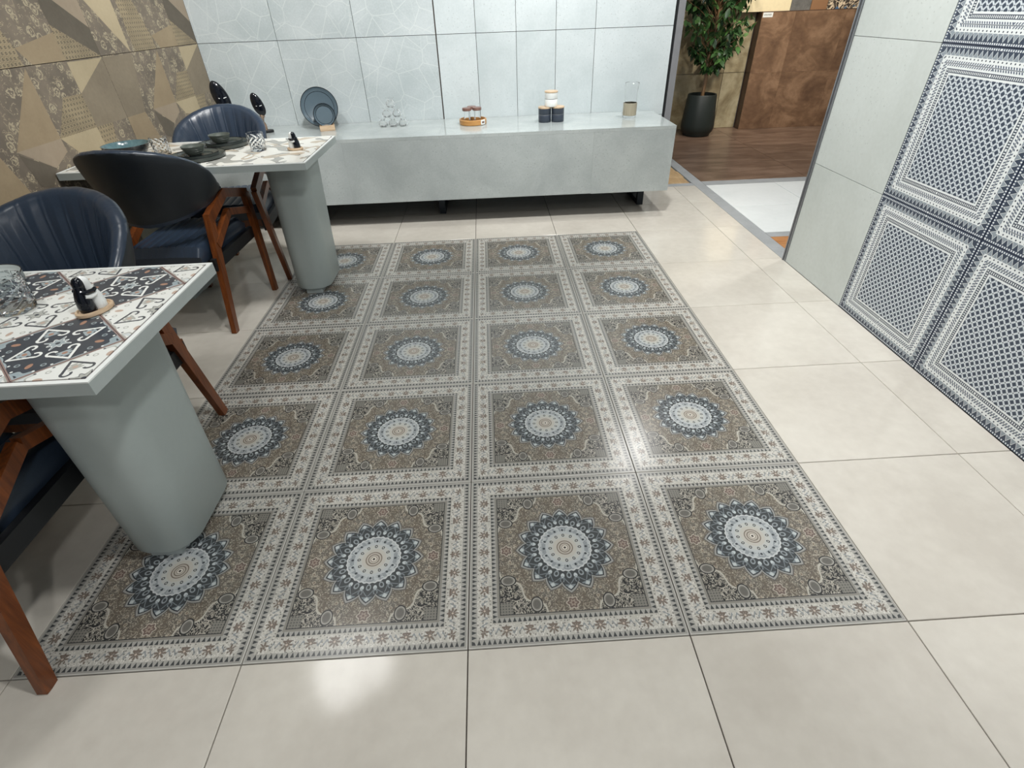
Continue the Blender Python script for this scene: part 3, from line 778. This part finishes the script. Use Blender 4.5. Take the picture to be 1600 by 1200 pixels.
def make_chair(label):
    t = thing('dining_chair', label, 'chair')
    # backrest shell
    NP = 224; rings = []
    nch = 14
    for i in range(NP + 1):
        phi = -1 + 2 * i / NP
        x, y, nx, ny, bz, tz = back_section(phi)
        s = abs(phi)
        th = 0.026 * (1 - 0.45 * s ** 4)
        w_ = abs(((phi * nch / 2 + 0.5) % 1.0) - 0.5) * 2      # 0 on a seam .. 1 mid channel
        groove = (w_ ** 0.5 + 0.75 * math.exp(-(w_ / 0.10) ** 2)) if s < 0.96 else 1
        ring = []; n_in = 10
        for k in range(n_in + 1):                # inner face going up
            v = k / n_in; z = bz + 0.02 + (tz - bz - 0.04) * v
            lean = -0.07 * (z - 0.60) / 0.32
            env = min(1, 4 * (1 - v) + 0.25) * min(1, 5 * v + 0.3)
            d = -th - 0.011 * groove * env - 0.006 * sin(v * PI)
            ring.append((x + nx * d * 1.0 - nx * lean * 0.3, y + ny * d - ny * lean * 1.0, z))
        for k in range(1, 6):                    # rounded rim
            an = PI * k / 6; z = tz - 0.02 + 0.02 * sin(an) - 0.003 * (1 - groove)
            lean = -0.07 * (z - 0.60) / 0.32
            d = -th * cos(an)
            ring.append((x + nx * d - nx * lean * 0.3, y + ny * d - ny * lean, z))
        for k in range(n_in + 1):
            v = 1 - k / n_in; z = bz + 0.02 + (tz - bz - 0.04) * v
            lean = -0.07 * (z - 0.60) / 0.32
            d = th * (0.6 + 0.4 * v) + 0.010 * sin(v * PI)
            ring.append((x + nx * d - nx * lean * 0.3, y + ny * d - ny * lean, z))
        for k in range(1, 4):
            an = PI * k / 4; z = bz + 0.02 - 0.02 * sin(an); d = th * 0.7 * cos(an)
            ring.append((x + nx * d, y + ny * d, z))
        rings.append([(px_ * (0.80 + 0.20 * min(1.0, max(0.0, (pz_ - 0.60) / 0.26))), py_, pz_) for px_, py_, pz_ in ring])
    bm = bmesh.new(); vr = [[bm.verts.new(p) for p in r] for r in rings]; n = len(vr[0])
    for A, B in zip(vr, vr[1:]):
        for i in range(n):
            j = (i + 1) % n; f = bm.faces.new((A[i], A[j], B[j], B[i])); f.material_index = 1 if 15 <= i < 26 else 0
    bm.faces.new(vr[0][::-1]); bm.faces.new(vr[-1])
    mk('backrest', bm, [M['leather'], M['leatherback']], t, smooth=True)
    # seat cushion with channels
    bm = bmesh.new(); NX, NY = 72, 16; top = []; 
    def sx_(v): return 0.185 + 0.02 * v
    grid = []
    for j in range(NY + 1):
        v = j / NY; row = []
        for i in range(NX + 1):
            u = -1 + 2 * i / NX
            ed = min(1, (1 - abs(u)) / 0.16, (1 - abs(2 * v - 1)) / 0.16); ed = max(0, ed)
            h = math.sqrt(max(0, 1 - (1 - ed) ** 2))
            gr = abs(sin(u * 4.5 * PI + PI / 2)) ** 0.4
            z = 0.425 + 0.045 * h - 0.006 * (1 - gr) * ed + 0.006 * (1 - abs(u) ** 2)
            row.append(bm.verts.new((u * sx_(v), -0.26 + 0.50 * v, z)))
        grid.append(row)
    for j in range(NY):
        for i in range(NX): bm.faces.new((grid[j][i], grid[j][i + 1], grid[j + 1][i + 1], grid[j + 1][i]))
    border = [grid[0][i] for i in range(NX + 1)] + [grid[j][NX] for j in range(1, NY + 1)] + [grid[NY][i] for i in range(NX - 1, -1, -1)] + [grid[j][0] for j in range(NY - 1, 0, -1)]
    low = [bm.verts.new((v.co.x * 0.97, v.co.y * 0.97, 0.385)) for v in border]
    mb = len(border)
    for i in range(mb): bm.faces.new((border[i], low[i], low[(i + 1) % mb], border[(i + 1) % mb]))
    bm.faces.new(low)
    mk('seat', bm, M['leather'], t, smooth=True)
    for lo, hi in (((-0.195, -0.25, 0.34), (0.195, -0.225, 0.384)), ((-0.195, 0.19, 0.34), (0.195, 0.215, 0.384))):
        bm = bmesh.new(); box(bm, lo, hi); mk('seat_rail', bm, M['redwood'], t, bevel=0.002)
    bm = bmesh.new(); box(bm, (-0.17, -0.224, 0.36), (0.17, 0.189, 0.3835)); mk('seat_underside', bm, M['blackplastic'], t)
    # side frames
    for sg in (-1, 1):
        rf = (sg * 0.210, -0.262, 0.0); rl = (sg * 0.222, -0.118, 0.592)
        tp = (sg * 0.222, 0.085, 0.640); fr = (sg * 0.220, 0.322, 0.575); ff = (sg * 0.246, 0.255, 0.0)
        sd = (1, 0, 0)
        bm = bmesh.new(); bar(bm, rf, rl, 0.026, 0.036, 0.03, 0.052, sd); mk('leg', bm, M['redwood'], t, bevel=0.004)
        bm = bmesh.new(); bar(bm, ff, fr, 0.026, 0.034, 0.03, 0.05, sd); mk('leg', bm, M['redwood'], t, bevel=0.004)
        bm = bmesh.new(); bar(bm, (rl[0], rl[1] - 0.012, rl[2] - 0.02), tp, 0.0302, 0.05, 0.0302, 0.046, sd)
        mk('arm_support', bm, M['redwood'], t, bevel=0.004)
        bm = bmesh.new(); bar(bm, (tp[0], tp[1] - 0.012, tp[2] + 0.002), (fr[0], fr[1] + 0.006, fr[2] - 0.004), 0.0306, 0.044, 0.0306, 0.046, sd); mk('arm_rail', bm, M['redwood'], t, bevel=0.004)
        b0 = (sg * 0.223, -0.150, 0.445); b1 = (sg * 0.2215, 0.070, 0.545); b2 = (sg * 0.222, 0.310, 0.480)
        bm = bmesh.new(); bar(bm, b0, b1, 0.0275, 0.042, 0.0275, 0.036, sd); bar(bm, b1, b2, 0.0275, 0.036, 0.0275, 0.036, sd); mk('side_brace', bm, M['redwood'], t, bevel=0.003)
        bm = bmesh.new(); bar(bm, (sg * 0.207, -0.215, 0.362), (sg * 0.207, 0.285, 0.362), 0.024, 0.060, side=sd); mk('side_rail', bm, M['blackplastic'], t, bevel=0.002)
    return t
CH = [((-0.295, 2.050), -0.025, 'navy leather dining chair with its dark back to the camera, at the far table'),
      ((-0.270, 2.675), PI + 0.12, 'navy channel-backed dining chair between the far table and the console'),
      ((-0.088, 0.822), PI, 'navy channel-backed dining chair tucked into the far side of the near table'),
      ((-0.095, 0.235), 0.0, 'dining chair mostly out of frame, red-brown leg in the bottom left corner')]
chA = make_chair(CH[0][2])
for i, (p, rz, lab) in enumerate(CH):
    o = chA if i == 0 else copy_tree(chA)
    o.location = (p[0], p[1], 0.0); o.rotation_euler = (0, 0, rz); tag(o, lab, 'chair', 'navy leather dining chairs')

# ------------------------------------------------------------------ tableware
def plate(name, label, loc, r, mat, group=None, h=0.02, lip=0.7, tilt=None):
    t = thing(name, label, 'plate', loc, group=group)
    bm = bmesh.new(); lathe(bm, [(0, 0), (r * .93, 0), (r * 0.985, h * 0.25), (r, h), (r * 0.97, h), (r * 0.90, h * 0.72), (r * lip, h * 0.62), (r * lip * .97, h * 0.40), (0, h * 0.38)], 48)
    mk('dish', bm, mat, t, smooth=True); 
    bm = bmesh.new(); lathe(bm, [(r * 0.985, h + .0001), (r * 1.004, h + .0001), (r * 1.004, h + 0.0018), (r * 0.985, h + 0.0018), (r * 0.985, h + .0001)], 48)
    mk('rim', bm, M['blackgloss'], t, smooth=True)
    return t
M['ware'] = m_plain('dark_grey_green_stoneware', lin(70, 77, 74), 0.25, var=0.1, scale=40)
M['bowlware'] = m_stone('ribbed_grey_stoneware', lin(78, 86, 80), lin(100, 106, 100), 0.4, 14, 60)
M['teal'] = m_stone('teal_glaze', lin(70, 98, 106), lin(104, 132, 136), 0.15, 12, 60)
M['blueplate'] = m_plain('slate_blue_glaze', lin(88, 104, 114), 0.25, var=0.04)
def bowl(label, loc, r, h, mout, min_=None, group=None):
    t = thing('bowl', label, 'bowl', loc, group=group)
    bm = bmesh.new(); lathe(bm, [(0, 0), (r * 0.5, 0), (r * 0.55, h * 0.08), (r * 0.8, h * 0.4), (r * 0.97, h * 0.85), (r, h)], 40, rfun=lambda a, z, k: 1 + 0.012 * sin(a * 3 + z * 60))
    lathe(bm, [(r, h), (r * 0.95, h * 0.99), (r * 0.9, h * 0.8), (r * 0.7, h * 0.35), (r * 0.4, h * 0.15), (0, h * 0.12)], 40, mi=1, rfun=lambda a, z, k: 1 + 0.012 * sin(a * 3 + z * 60))
    mk('body', bm, [mout, min_ or mout], t, smooth=True)
    for zf in (0.3, 0.5, 0.7):
        rr = r * (0.55 + 0.44 * zf ** 0.6)
        bm = bmesh.new(); pts = [(rr * cos(a) * 1.0, rr * sin(a), h * zf) for a in [2 * PI * i / 32 for i in range(33)]]
        tube(bm, pts, 0.0012, 5); mk('ridge', bm, mout, t, smooth=True)
    return t
def setting(x, y, which):
    s = 'nearer' if which == 0 else 'farther'
    plate('plate', f'wide dark plate, bottom of the {s} place setting on the far table', (x, y, ZT + .001), 0.135, M['ware'], 'dark stoneware place settings')
    plate('plate', f'small dark plate in the middle of the {s} place setting stack', (x + .012, y - .01, ZT + .0095), 0.098, M['ware'], 'dark stoneware place settings')
    bowl(f'dark ribbed bowl on top of the {s} place setting', (x - .004, y - .012, ZT + .0180), 0.056, 0.046, M['bowlware'], group='dark stoneware bowls')
setting(-0.185, 2.245, 0); setting(-0.165, 2.53, 1)
bowl('wide teal-glazed bowl with a dark rim at the left end of the far table', (-0.60, 2.365, ZT + .001), 0.115, 0.060, M['blackgloss'], M['teal'])

def tumbler(label, loc, r=0.041, h=0.088, flip=1):
    t = thing('crystal_tumbler', label, 'glass', loc, group='cut crystal tumblers')
    prof_o = [(0, 0), (r * 0.86, 0), (r * 0.92, 0.004)]; K = 7
    for k in range(K + 1): prof_o.append((r * (0.92 + 0.10 * k / K), 0.004 + (h * 0.80) * k / K))
    prof_o += [(r * 1.03, h), (r * 0.97, h), (r * 0.92, h * 0.8), (r * 0.85, 0.014), (0, 0.012)]
    def fac(a, z, k):
        if 3 <= k <= 2 + K: return 1 + 0.045 * (cos(a * 10 + (k % 2) * PI))
        return 1.0
    bm = bmesh.new(); lathe(bm, prof_o, 20, rfun=fac); mk('body', bm, M['crystal'], t, smooth=False)
    return t
tumbler('cut crystal tumbler beside the salt figurine on the far table', (0.087, 2.365, ZT + .001))
tumbler('cut crystal tumbler near the teal bowl on the far table', (-0.42, 2.36, ZT + .001))
tumbler('large cut crystal tumbler on the near table at the left frame edge', (0.088, 0.560, ZT + .001), 0.047, 0.088)
plate('plate', 'grey plate behind the crystal tumbler on the near table', (-0.110, 0.705, ZT + .001), 0.100, M['slab'], h=0.028)

# hugging shakers on an oval board
def shaker_body(bm, sg):
    rings = []
    for k, (z, rx, ry, off) in enumerate(((0, .016, .019, .013), (.012, .0165, .020, .0135), (.03, .015, .018, .013), (.046, .013, .015, .010), (.054, .0115, .012, .0075), (.060, .0125, .0125, .006), (.068, .013, .013, .005), (.075, .010, .010, .004), (.079, .004, .004, .004))):
        rings.append([(sg * off + rx * cos(2 * PI * i / 20), ry * sin(2 * PI * i / 20), z) for i in range(20)])
    loft(bm, rings)
def shakers(label_b, label_w, label_s, loc, rz, s):
    st = thing('shaker_stand', label_s, 'stand', loc, rz, 'wooden shaker stands')
    bm = bmesh.new(); R = []
    for z, f in ((0.001, .92), (0.004, 1), (0.011, 1), (0.013, .96), (0.013, .86), (0.009, .82)):
        R.append([(f * 0.043 * s * cos(2 * PI * i / 28), f * 0.030 * s * sin(2 * PI * i / 28), z) for i in range(28)])
    loft(bm, R); mk('oval_tray', bm, M['lightwood'], st, smooth=True)
    for sg, mt, lab in ((1, 'blackgloss', label_b), (-1, 'whitegloss', label_w)):
        t = thing('shaker', lab, 'salt shaker', (loc[0], loc[1], loc[2] + 0.0092), rz, 'hugging salt and pepper shakers')
        t.scale = (s, s, s)
        bm = bmesh.new(); shaker_body(bm, sg); mk('body', bm, M[mt], t, smooth=True)
        for sy in (-1, 1):
            bm = bmesh.new()
            y_ = sy * (0.019 if sg > 0 else 0.0175); z_ = 0.047 if sg > 0 else 0.036
            tube(bm, [(sg * 0.016, sy * 0.011, z_ + .002), (sg * 0.008, y_ * 1.0, z_), (-sg * 0.006, y_ * 1.05, z_ - 0.001), (-sg * 0.014, y_ * 0.95, z_ + .002)], 0.005, 8, taper=[.0035, .005, .005, .004])
            mk('arm', bm, M[mt], t, smooth=True)
        for q in range(3):
            bm = bmesh.new(); bmesh.ops.create_icosphere(bm, subdivisions=1, radius=0.0012, matrix=Matrix.Translation((sg * (0.004 + 0.003 * cos(q * 2.1)), 0.003 * sin(q * 2.1), 0.0782)))
            mk('pour_hole', bm, M['whitegloss' if sg > 0 else 'blackgloss'], t)
shakers('glossy black hugging shaker on the far table, white partner beside it', 'glossy white hugging shaker on the far table, black partner beside it',
        'small oval wooden stand under the shakers on the far table', (0.289, 2.345, ZT + .0005), -0.15, 1.0)
shakers('glossy black shaker on the near table, hugging a white one', 'white shaker behind the black one on the near table',
        'oval wooden stand under the shakers on the near table', (0.308, 0.528, ZT + .0005), -1.95, 1.08)

# console things
ZC = CZ1 + 0.0005
def mask_statue(label, loc, s, rz):
    t = thing('mask_sculpture', label, 'sculpture', loc, rz, 'black mask-headed sculptures'); t.scale = (s, s, s)
    bm = bmesh.new(); R = []
    for z, f in ((0, .92), (.004, 1), (.014, 1), (.018, .9)):
        R.append([(f * .045 * cos(2 * PI * i / 28) + .012, f * .032 * sin(2 * PI * i / 28), z) for i in range(28)])
    loft(bm, R); mk('base', bm, M['blackplastic'], t, smooth=True)
    bm = bmesh.new()
    P = [(0.0, 0, .017), (.003, 0, .05), (-.006, .002, .075), (-.006, 0, .10), (.002, 0, .115), (0.0, 0, .135), (0, 0.004, .16)]
    tube(bm, P, .01, 14, taper=[.015, .014, .011, .016, .020, .015, .013]); mk('carved_body', bm, M['driftwood'], t, smooth=True)
    bm = bmesh.new(); R = []
    for k in range(17):
        v = (1 - cos(PI * k / 16)) / 2; z = .118 + .155 * v
        w = math.sqrt(max(0.0009, 1 - (2 * (v ** 0.85) - 1) ** 2))
        R.append([(-.03 * (v - .3) + .043 * w * cos(2 * PI * i / 24), -0.006 + .026 * w * sin(2 * PI * i / 24) * (1 if sin(2 * PI * i / 24) > 0 else .8), z) for i in range(24)])
    loft(bm, R); head = mk('mask', bm, M['blackgloss'], t, smooth=True)
    for sg in (-1, 1):
        bm = bmesh.new()
        bar(bm, (sg * .009, -.0268, .186), (sg * .025, -.0215, .190), .004, .004, .002, .003, side=(0, 1, 0)); mk('eye_slit', bm, M['whitegloss'], head)
    bm = bmesh.new(); bar(bm, (0, -.0245, .200), (0, -.030, .162), .008, .008, .014, .010); mk('nose', bm, M['blackgloss'], head, bevel=.002)
    return t
mask_statue('smaller black mask sculpture standing on the console, carved wooden body visible', (-0.372, 3.735, ZC), 0.99, 0.1)
mask_statue('taller black mask sculpture at the left corner, rising behind the blue chair', (-0.635, 3.76, ZC), 1.30, 0.30)

def leaning_plate(label, loc, r, tilt, rz):
    t = thing('plate', label, 'plate', loc, rz, 'slate blue plates on the console'); t.rotation_euler = (math.radians(tilt), 0, rz)
    bm = bmesh.new(); h = 0.02
    lathe(bm, [(0, 0), (r * .80, 0), (r * .96, -h * .8), (r, -h), (r * .985, -h * 1.05), (r * .93, -h * .7), (r * .80, -.005), (0, -.004)], 56)
    for v in bm.verts: v.co = Vector((v.co.x, v.co.z * 1.0, v.co.y + r))
    mk('dish', bm, M['blueplate'], t, smooth=True)
    for q, zz in ((1.0, -h * 1.03), (.80, -.0048)):
        bm = bmesh.new(); pts = [(r * q * cos(a), zz, r + r * q * sin(a)) for a in [2 * PI * i / 56 for i in range(57)]]
        tube(bm, pts, .0022 if q == 1 else .0018, 6); mk('rim_line', bm, M['blackgloss'], t, smooth=True)
    return t
leaning_plate('large slate-blue plate leaning upright at the back of a wooden stand', (0.052, 3.80, ZC + .012), 0.135, -14, 0.25)
leaning_plate('small slate-blue plate upright in front of the large blue plate', (0.092, 3.745, ZC + .022), 0.078, -14, 0.25)
st = thing('plate_stand', 'pale wooden slotted block holding the two blue plates', 'stand', (0.098, 3.735, ZC), 0.25)
for k, (y0, y1) in enumerate(((-.052, -.022), (.004, .032), (.062, .085))):
    bm = bmesh.new(); box(bm, (-.055, y0, .006), (.055, y1, .036)); mk('block', bm, M['lightwood'], st, bevel=.002)
bm = bmesh.new(); box(bm, (-.055, -.05, 0), (.055, .085, .0058)); mk('base', bm, M['lightwood'], st, bevel=.001)

def coupe(label, loc):
    t = thing('stemless_glass', label, 'glass', loc, group='pyramid of clear glasses')
    bm = bmesh.new(); r = .036
    lathe(bm, [(0, 0), (.024, 0), (.033, .008), (.0365, .020), (.033, .034), (.022, .044), (.0175, .049), (.022, .056), (.032, .066), (.033, .066),
               (.022, .0545), (.0150, .049), (.019, .043), (.031, .033), (.0345, .020), (.031, .010), (.022, .004), (0, .004)], 32)
    mk('body', bm, M['glass'], t, smooth=True)
gx, gy = 0.600, 3.775
for k, lab in ((-1, 'clear glass at the bottom left of the glass pyramid'), (0, 'clear glass at the bottom middle of the glass pyramid'), (1, 'clear glass at the bottom right of the glass pyramid')):
    coupe(lab, (gx + k * .078, gy, ZC))
coupe('clear glass in the middle row of the pyramid, left one', (gx - .039, gy, ZC + .0665))
coupe('clear glass in the middle row of the pyramid, right one', (gx + .039, gy, ZC + .0665))
coupe('clear glass at the very top of the glass pyramid', (gx, gy, ZC + .133))

tr = thing('bamboo_tray', 'round bamboo tray with a white label, holding three lidded jars', 'tray', (1.222, 3.735, ZC))
bm = bmesh.new(); R_ = 0.105
lathe(bm, [(0, 0), (R_ - .004, 0), (R_, .004), (R_, .034), (R_ - .003, .037), (R_ - .009, .037), (R_ - .011, .034), (R_ - .011, .008), (0, .008)], 48)
mk('tray_body', bm, M['bamboo'], tr, smooth=True)
bm = bmesh.new(); a0 = -0.95
R2 = []
for z in (.003, .036): pass
for i in range(9):
    a = a0 + .42 * i / 8; R2.append([((R_ + e_) * cos(a), (R_ + e_) * sin(a), z) for e_, z in ((.0006, .004), (.0022, .004), (.0022, .0365), (.0006, .0365))])
loft(bm, R2); mk('paper_label', bm, M['litedge_label'], tr)
bm = bmesh.new(); R2 = []
for i in range(7):
    a = a0 + .09 + .24 * i / 6; R2.append([((R_ + e_) * cos(a), (R_ + e_) * sin(a), z) for e_, z in ((.0023, .014), (.003, .014), (.003, .026), (.0023, .026))])
loft(bm, R2); mk('label_print', bm, M['brownlid'], tr)
for i, (dx, dy, lab) in enumerate(((-.042, -.022, 'brown-lidded glass jar at the left of the bamboo tray'), (.036, -.012, 'brown-lidded glass jar at the right of the bamboo tray'), (-.006, .045, 'brown-lidded glass jar at the back of the bamboo tray'))):
    j = thing('glass_jar', lab, 'jar', (1.222 + dx, 3.735 + dy, ZC + .0085), group='lidded jars in the bamboo tray')
    bm = bmesh.new(); lathe(bm, [(0, 0), (.021, 0), (.024, .004), (.024, .070), (.023, .078), (.023, .086), (.0215, .086), (.0215, .077), (.0222, .069), (.0222, .006), (0, .004)], 28)
    mk('body', bm, M['glass'], j, smooth=True)
    bm = bmesh.new(); lathe(bm, [(0, .0865), (.032, .0865), (.034, .089), (.034, .105), (.032, .107), (0, .107)], 28); mk('lid', bm, M['brownlid'], j, smooth=True)

def canister(label, loc, mat, r, h, band):
    t = thing('canister', label, 'canister', loc, group='stacked lidded canisters')
    bm = bmesh.new(); lathe(bm, [(0, 0), (r * .96, 0), (r, .004), (r, h * .53), (r * .985, h * .54), (r * .985, h * .56), (r, h * .57), (r, h), (0, h)], 40); mk('body', bm, mat, t, smooth=True)
    bm = bmesh.new(); lathe(bm, [(r * 1.001, h * .535), (r * 1.004, h * .535), (r * 1.004, h * .565), (r * 1.001, h * .565), (r * 1.001, h * .535)], 40); mk('band', bm, band, t, smooth=True)
    bm = bmesh.new(); lathe(bm, [(0, h + .0003), (r * 1.03, h + .0003), (r * 1.05, h + .003), (r * 1.05, h + .009), (r * 1.02, h + .011), (0, h + .011)], 40); mk('lid', bm, M['lightwood'], t, smooth=True)
M['slateblk'] = m_wood('slate_black_canister', lin(46, 54, 66), lin(62, 70, 82), stretch=(1, 1, 40))
canister('left black canister with a wooden lid, under the white one', (1.776, 3.69, ZC), M['slateblk'], .048, .094, M['metal'])
canister('right black canister with a wooden lid, under the white one', (1.876, 3.69, ZC), M['slateblk'], .048, .094, M['metal'])
canister('white canister with a wooden lid stacked on the two black ones', (1.824, 3.69, ZC + .106), M['whitegloss'], .048, .092, M['metal'])

# carafe
jg = thing('glass_carafe', 'tall clear glass carafe with a woven beige band, right end of the console', 'carafe', (2.447, 3.745, ZC))
bm = bmesh.new()
lathe(bm, [(0, 0), (.046, 0), (.049, .004), (.0475, .10), (.0465, .16), (.052, .232), (.050, .234), (.0445, .16), (.0455, .10), (.046, .014), (0, .012)], 36,
      rfun=lambda a, z, k: 1 + (0.12 * max(0, cos(a - 0.2)) ** 6 if 5 <= k <= 6 else 0))
mk('body', bm, M['glass'], jg, smooth=True)
M['woven'] = m_wood('woven_beige_band', lin(150, 142, 122), lin(178, 170, 150), stretch=(60, 60, 1))
bm = bmesh.new(); lathe(bm, [(.0498, .014), (.0525, .014), (.0525, .100), (.0498, .100), (.0498, .014)], 40); tag(mk('woven_band', bm, M['woven'], jg, smooth=True), 'beige woven band')

# ------------------------------------------------------------------ plant
pl = thing('potted_fig_tree', 'leafy green fig tree in a dark green pot in the bay beyond the opening', 'potted plant', (3.935, 6.20, 0))
M['pot'] = m_plain('dark_green_pot', lin(28, 36, 33), 0.5, var=0.05)
M['soil'] = m_plain('potting_soil', lin(40, 32, 26), 0.95)
M['bark'] = m_wood('tan_bark', lin(96, 74, 52), lin(134, 106, 76))
bm = bmesh.new(); lathe(bm, [(0, .001), (.150, .001), (.160, .010), (.162, .024), (.184, .048), (.196, .085), (.197, .12), (.168, .44), (.162, .450), (.150, .445), (.152, .40), (0, .40)], 44); mk('pot', bm, M['pot'], pl, smooth=True)
bm = bmesh.new(); lathe(bm, [(0, .4005), (.151, .4005), (.147, .412), (0, .42)], 30); mk('soil', bm, M['soil'], pl, smooth=True)
bm = bmesh.new(); trunk = [(0, 0, .41), (.01, 0, .60), (.0, .01, .8), (.02, 0, 1.0), (.03, .01, 1.25), (.02, 0, 1.5), (.03, 0, 1.8)]
tube(bm, trunk, .02, 9, taper=[.021, .019, .018, .016, .014, .011, .006])
tube(bm, [(.015, .012, .41), (.03, .02, .62), (.018, .022, .82), (.0, .015, 1.0), (.05, 0, 1.3)], .012, 8, taper=[.012, .012, .011, .010, .006])
mk('trunk', bm, M['bark'], pl, smooth=True)
random.seed(11)
def m_leaf():
    g = G('fig_leaf_green'); g.coords(); r = obj_random(g)
    n = g.noise(g.vec, 5, 2)
    c = g.mix(g.ramp(r, 0.15, 0.85), lin(38, 66, 38), lin(84, 124, 66)); c = g.mix(n * 0.4, c, lin(60, 96, 52))
    return g.fin(c, 0.35)
M['leaf'] = m_leaf()
def leaf_verts(L, w):
    pts = []
    for t, ww in ((0, 0.05), (.2, .7), (.45, 1), (.7, .75), (.9, .28), (1.0, 0.03)):
        pts.append((t * L, ww * w, -0.18 * L * t * t))
    return pts
def add_leaf(bm, mat4, L, w):
    P = leaf_verts(L, w); A = []; B = []; C_ = []
    for x, ww, z in P:
        A.append(bm.verts.new(mat4 @ Vector((x, ww, z + .12 * ww)))); C_.append(bm.verts.new(mat4 @ Vector((x, 0, z)))); B.append(bm.verts.new(mat4 @ Vector((x, -ww, z + .12 * ww))))
    for i in range(len(P) - 1):
        bm.faces.new((A[i], A[i + 1], C_[i + 1], C_[i])); bm.faces.new((C_[i], C_[i + 1], B[i + 1], B[i]))
bm = bmesh.new(); add_leaf(bm, Matrix.Identity(4), .098, .025); me_leaf = bpy.data.meshes.new('leaf'); bm.to_mesh(me_leaf); bm.free(); me_leaf.materials.append(M['leaf'])
for p in me_leaf.polygons: p.use_smooth = True
tw = bmesh.new(); st_b = bmesh.new(); nleaf = 0
spots = []
for k in range(125):
    z = random.uniform(0.72, 1.75); zz = (z - 0.72) / 1.0
    wid = 0.10 + 0.36 * min(1, zz * 2.2) ** 0.8
    a = random.uniform(0, 2 * PI); rr = wid * math.sqrt(random.uniform(0.15, 1))
    spots.append((rr * cos(a) + 0.03, rr * sin(a) * 0.85, z))
spots.sort(key=lambda s: (s[2] > 1.42, s[1]))
for (sx, sy, sz) in spots:
    base = Vector((0.015, 0.005, max(0.62, sz - 0.16 - 0.3 * math.hypot(sx, sy)))); tip = Vector((sx, sy, sz))
    mid = (base + tip) / 2 + Vector((0, 0, .03))
    tube(tw, [base, mid, tip], .003, 5, taper=[.005, .0035, .002])
    for q in range(8):
        t_ = 0.45 + 0.55 * q / 7
        p = mid.lerp(tip, (t_ - .45) / .55) if q < 7 else tip
        yaw_ = random.uniform(0, 2 * PI); pit = random.uniform(0.1, 1.25)
        rot = Matrix.Rotation(yaw_, 4, 'Z') @ Matrix.Rotation(pit, 4, 'Y') @ Matrix.Rotation(random.uniform(-.7, .7), 4, 'X')
        s = random.uniform(0.75, 1.15)
        if nleaf < 290 and sz < 1.42 and q % 2 == 0 or nleaf < 290 and sz < 1.42 and sy < 0.05:
            nleaf += 1
            o = put('leaf', me_leaf, pl, tuple(p)); o.rotation_euler = rot.to_euler(); o.scale = (s, s, s)
        else:
            add_leaf(st_b, Matrix.Translation(p) @ rot, .098 * s, .025 * s)
mk('twigs', tw, M['bark'], pl, smooth=True)
fo = mk('foliage', st_b, M['leaf'], pl, smooth=True); fo['kind'] = 'stuff'
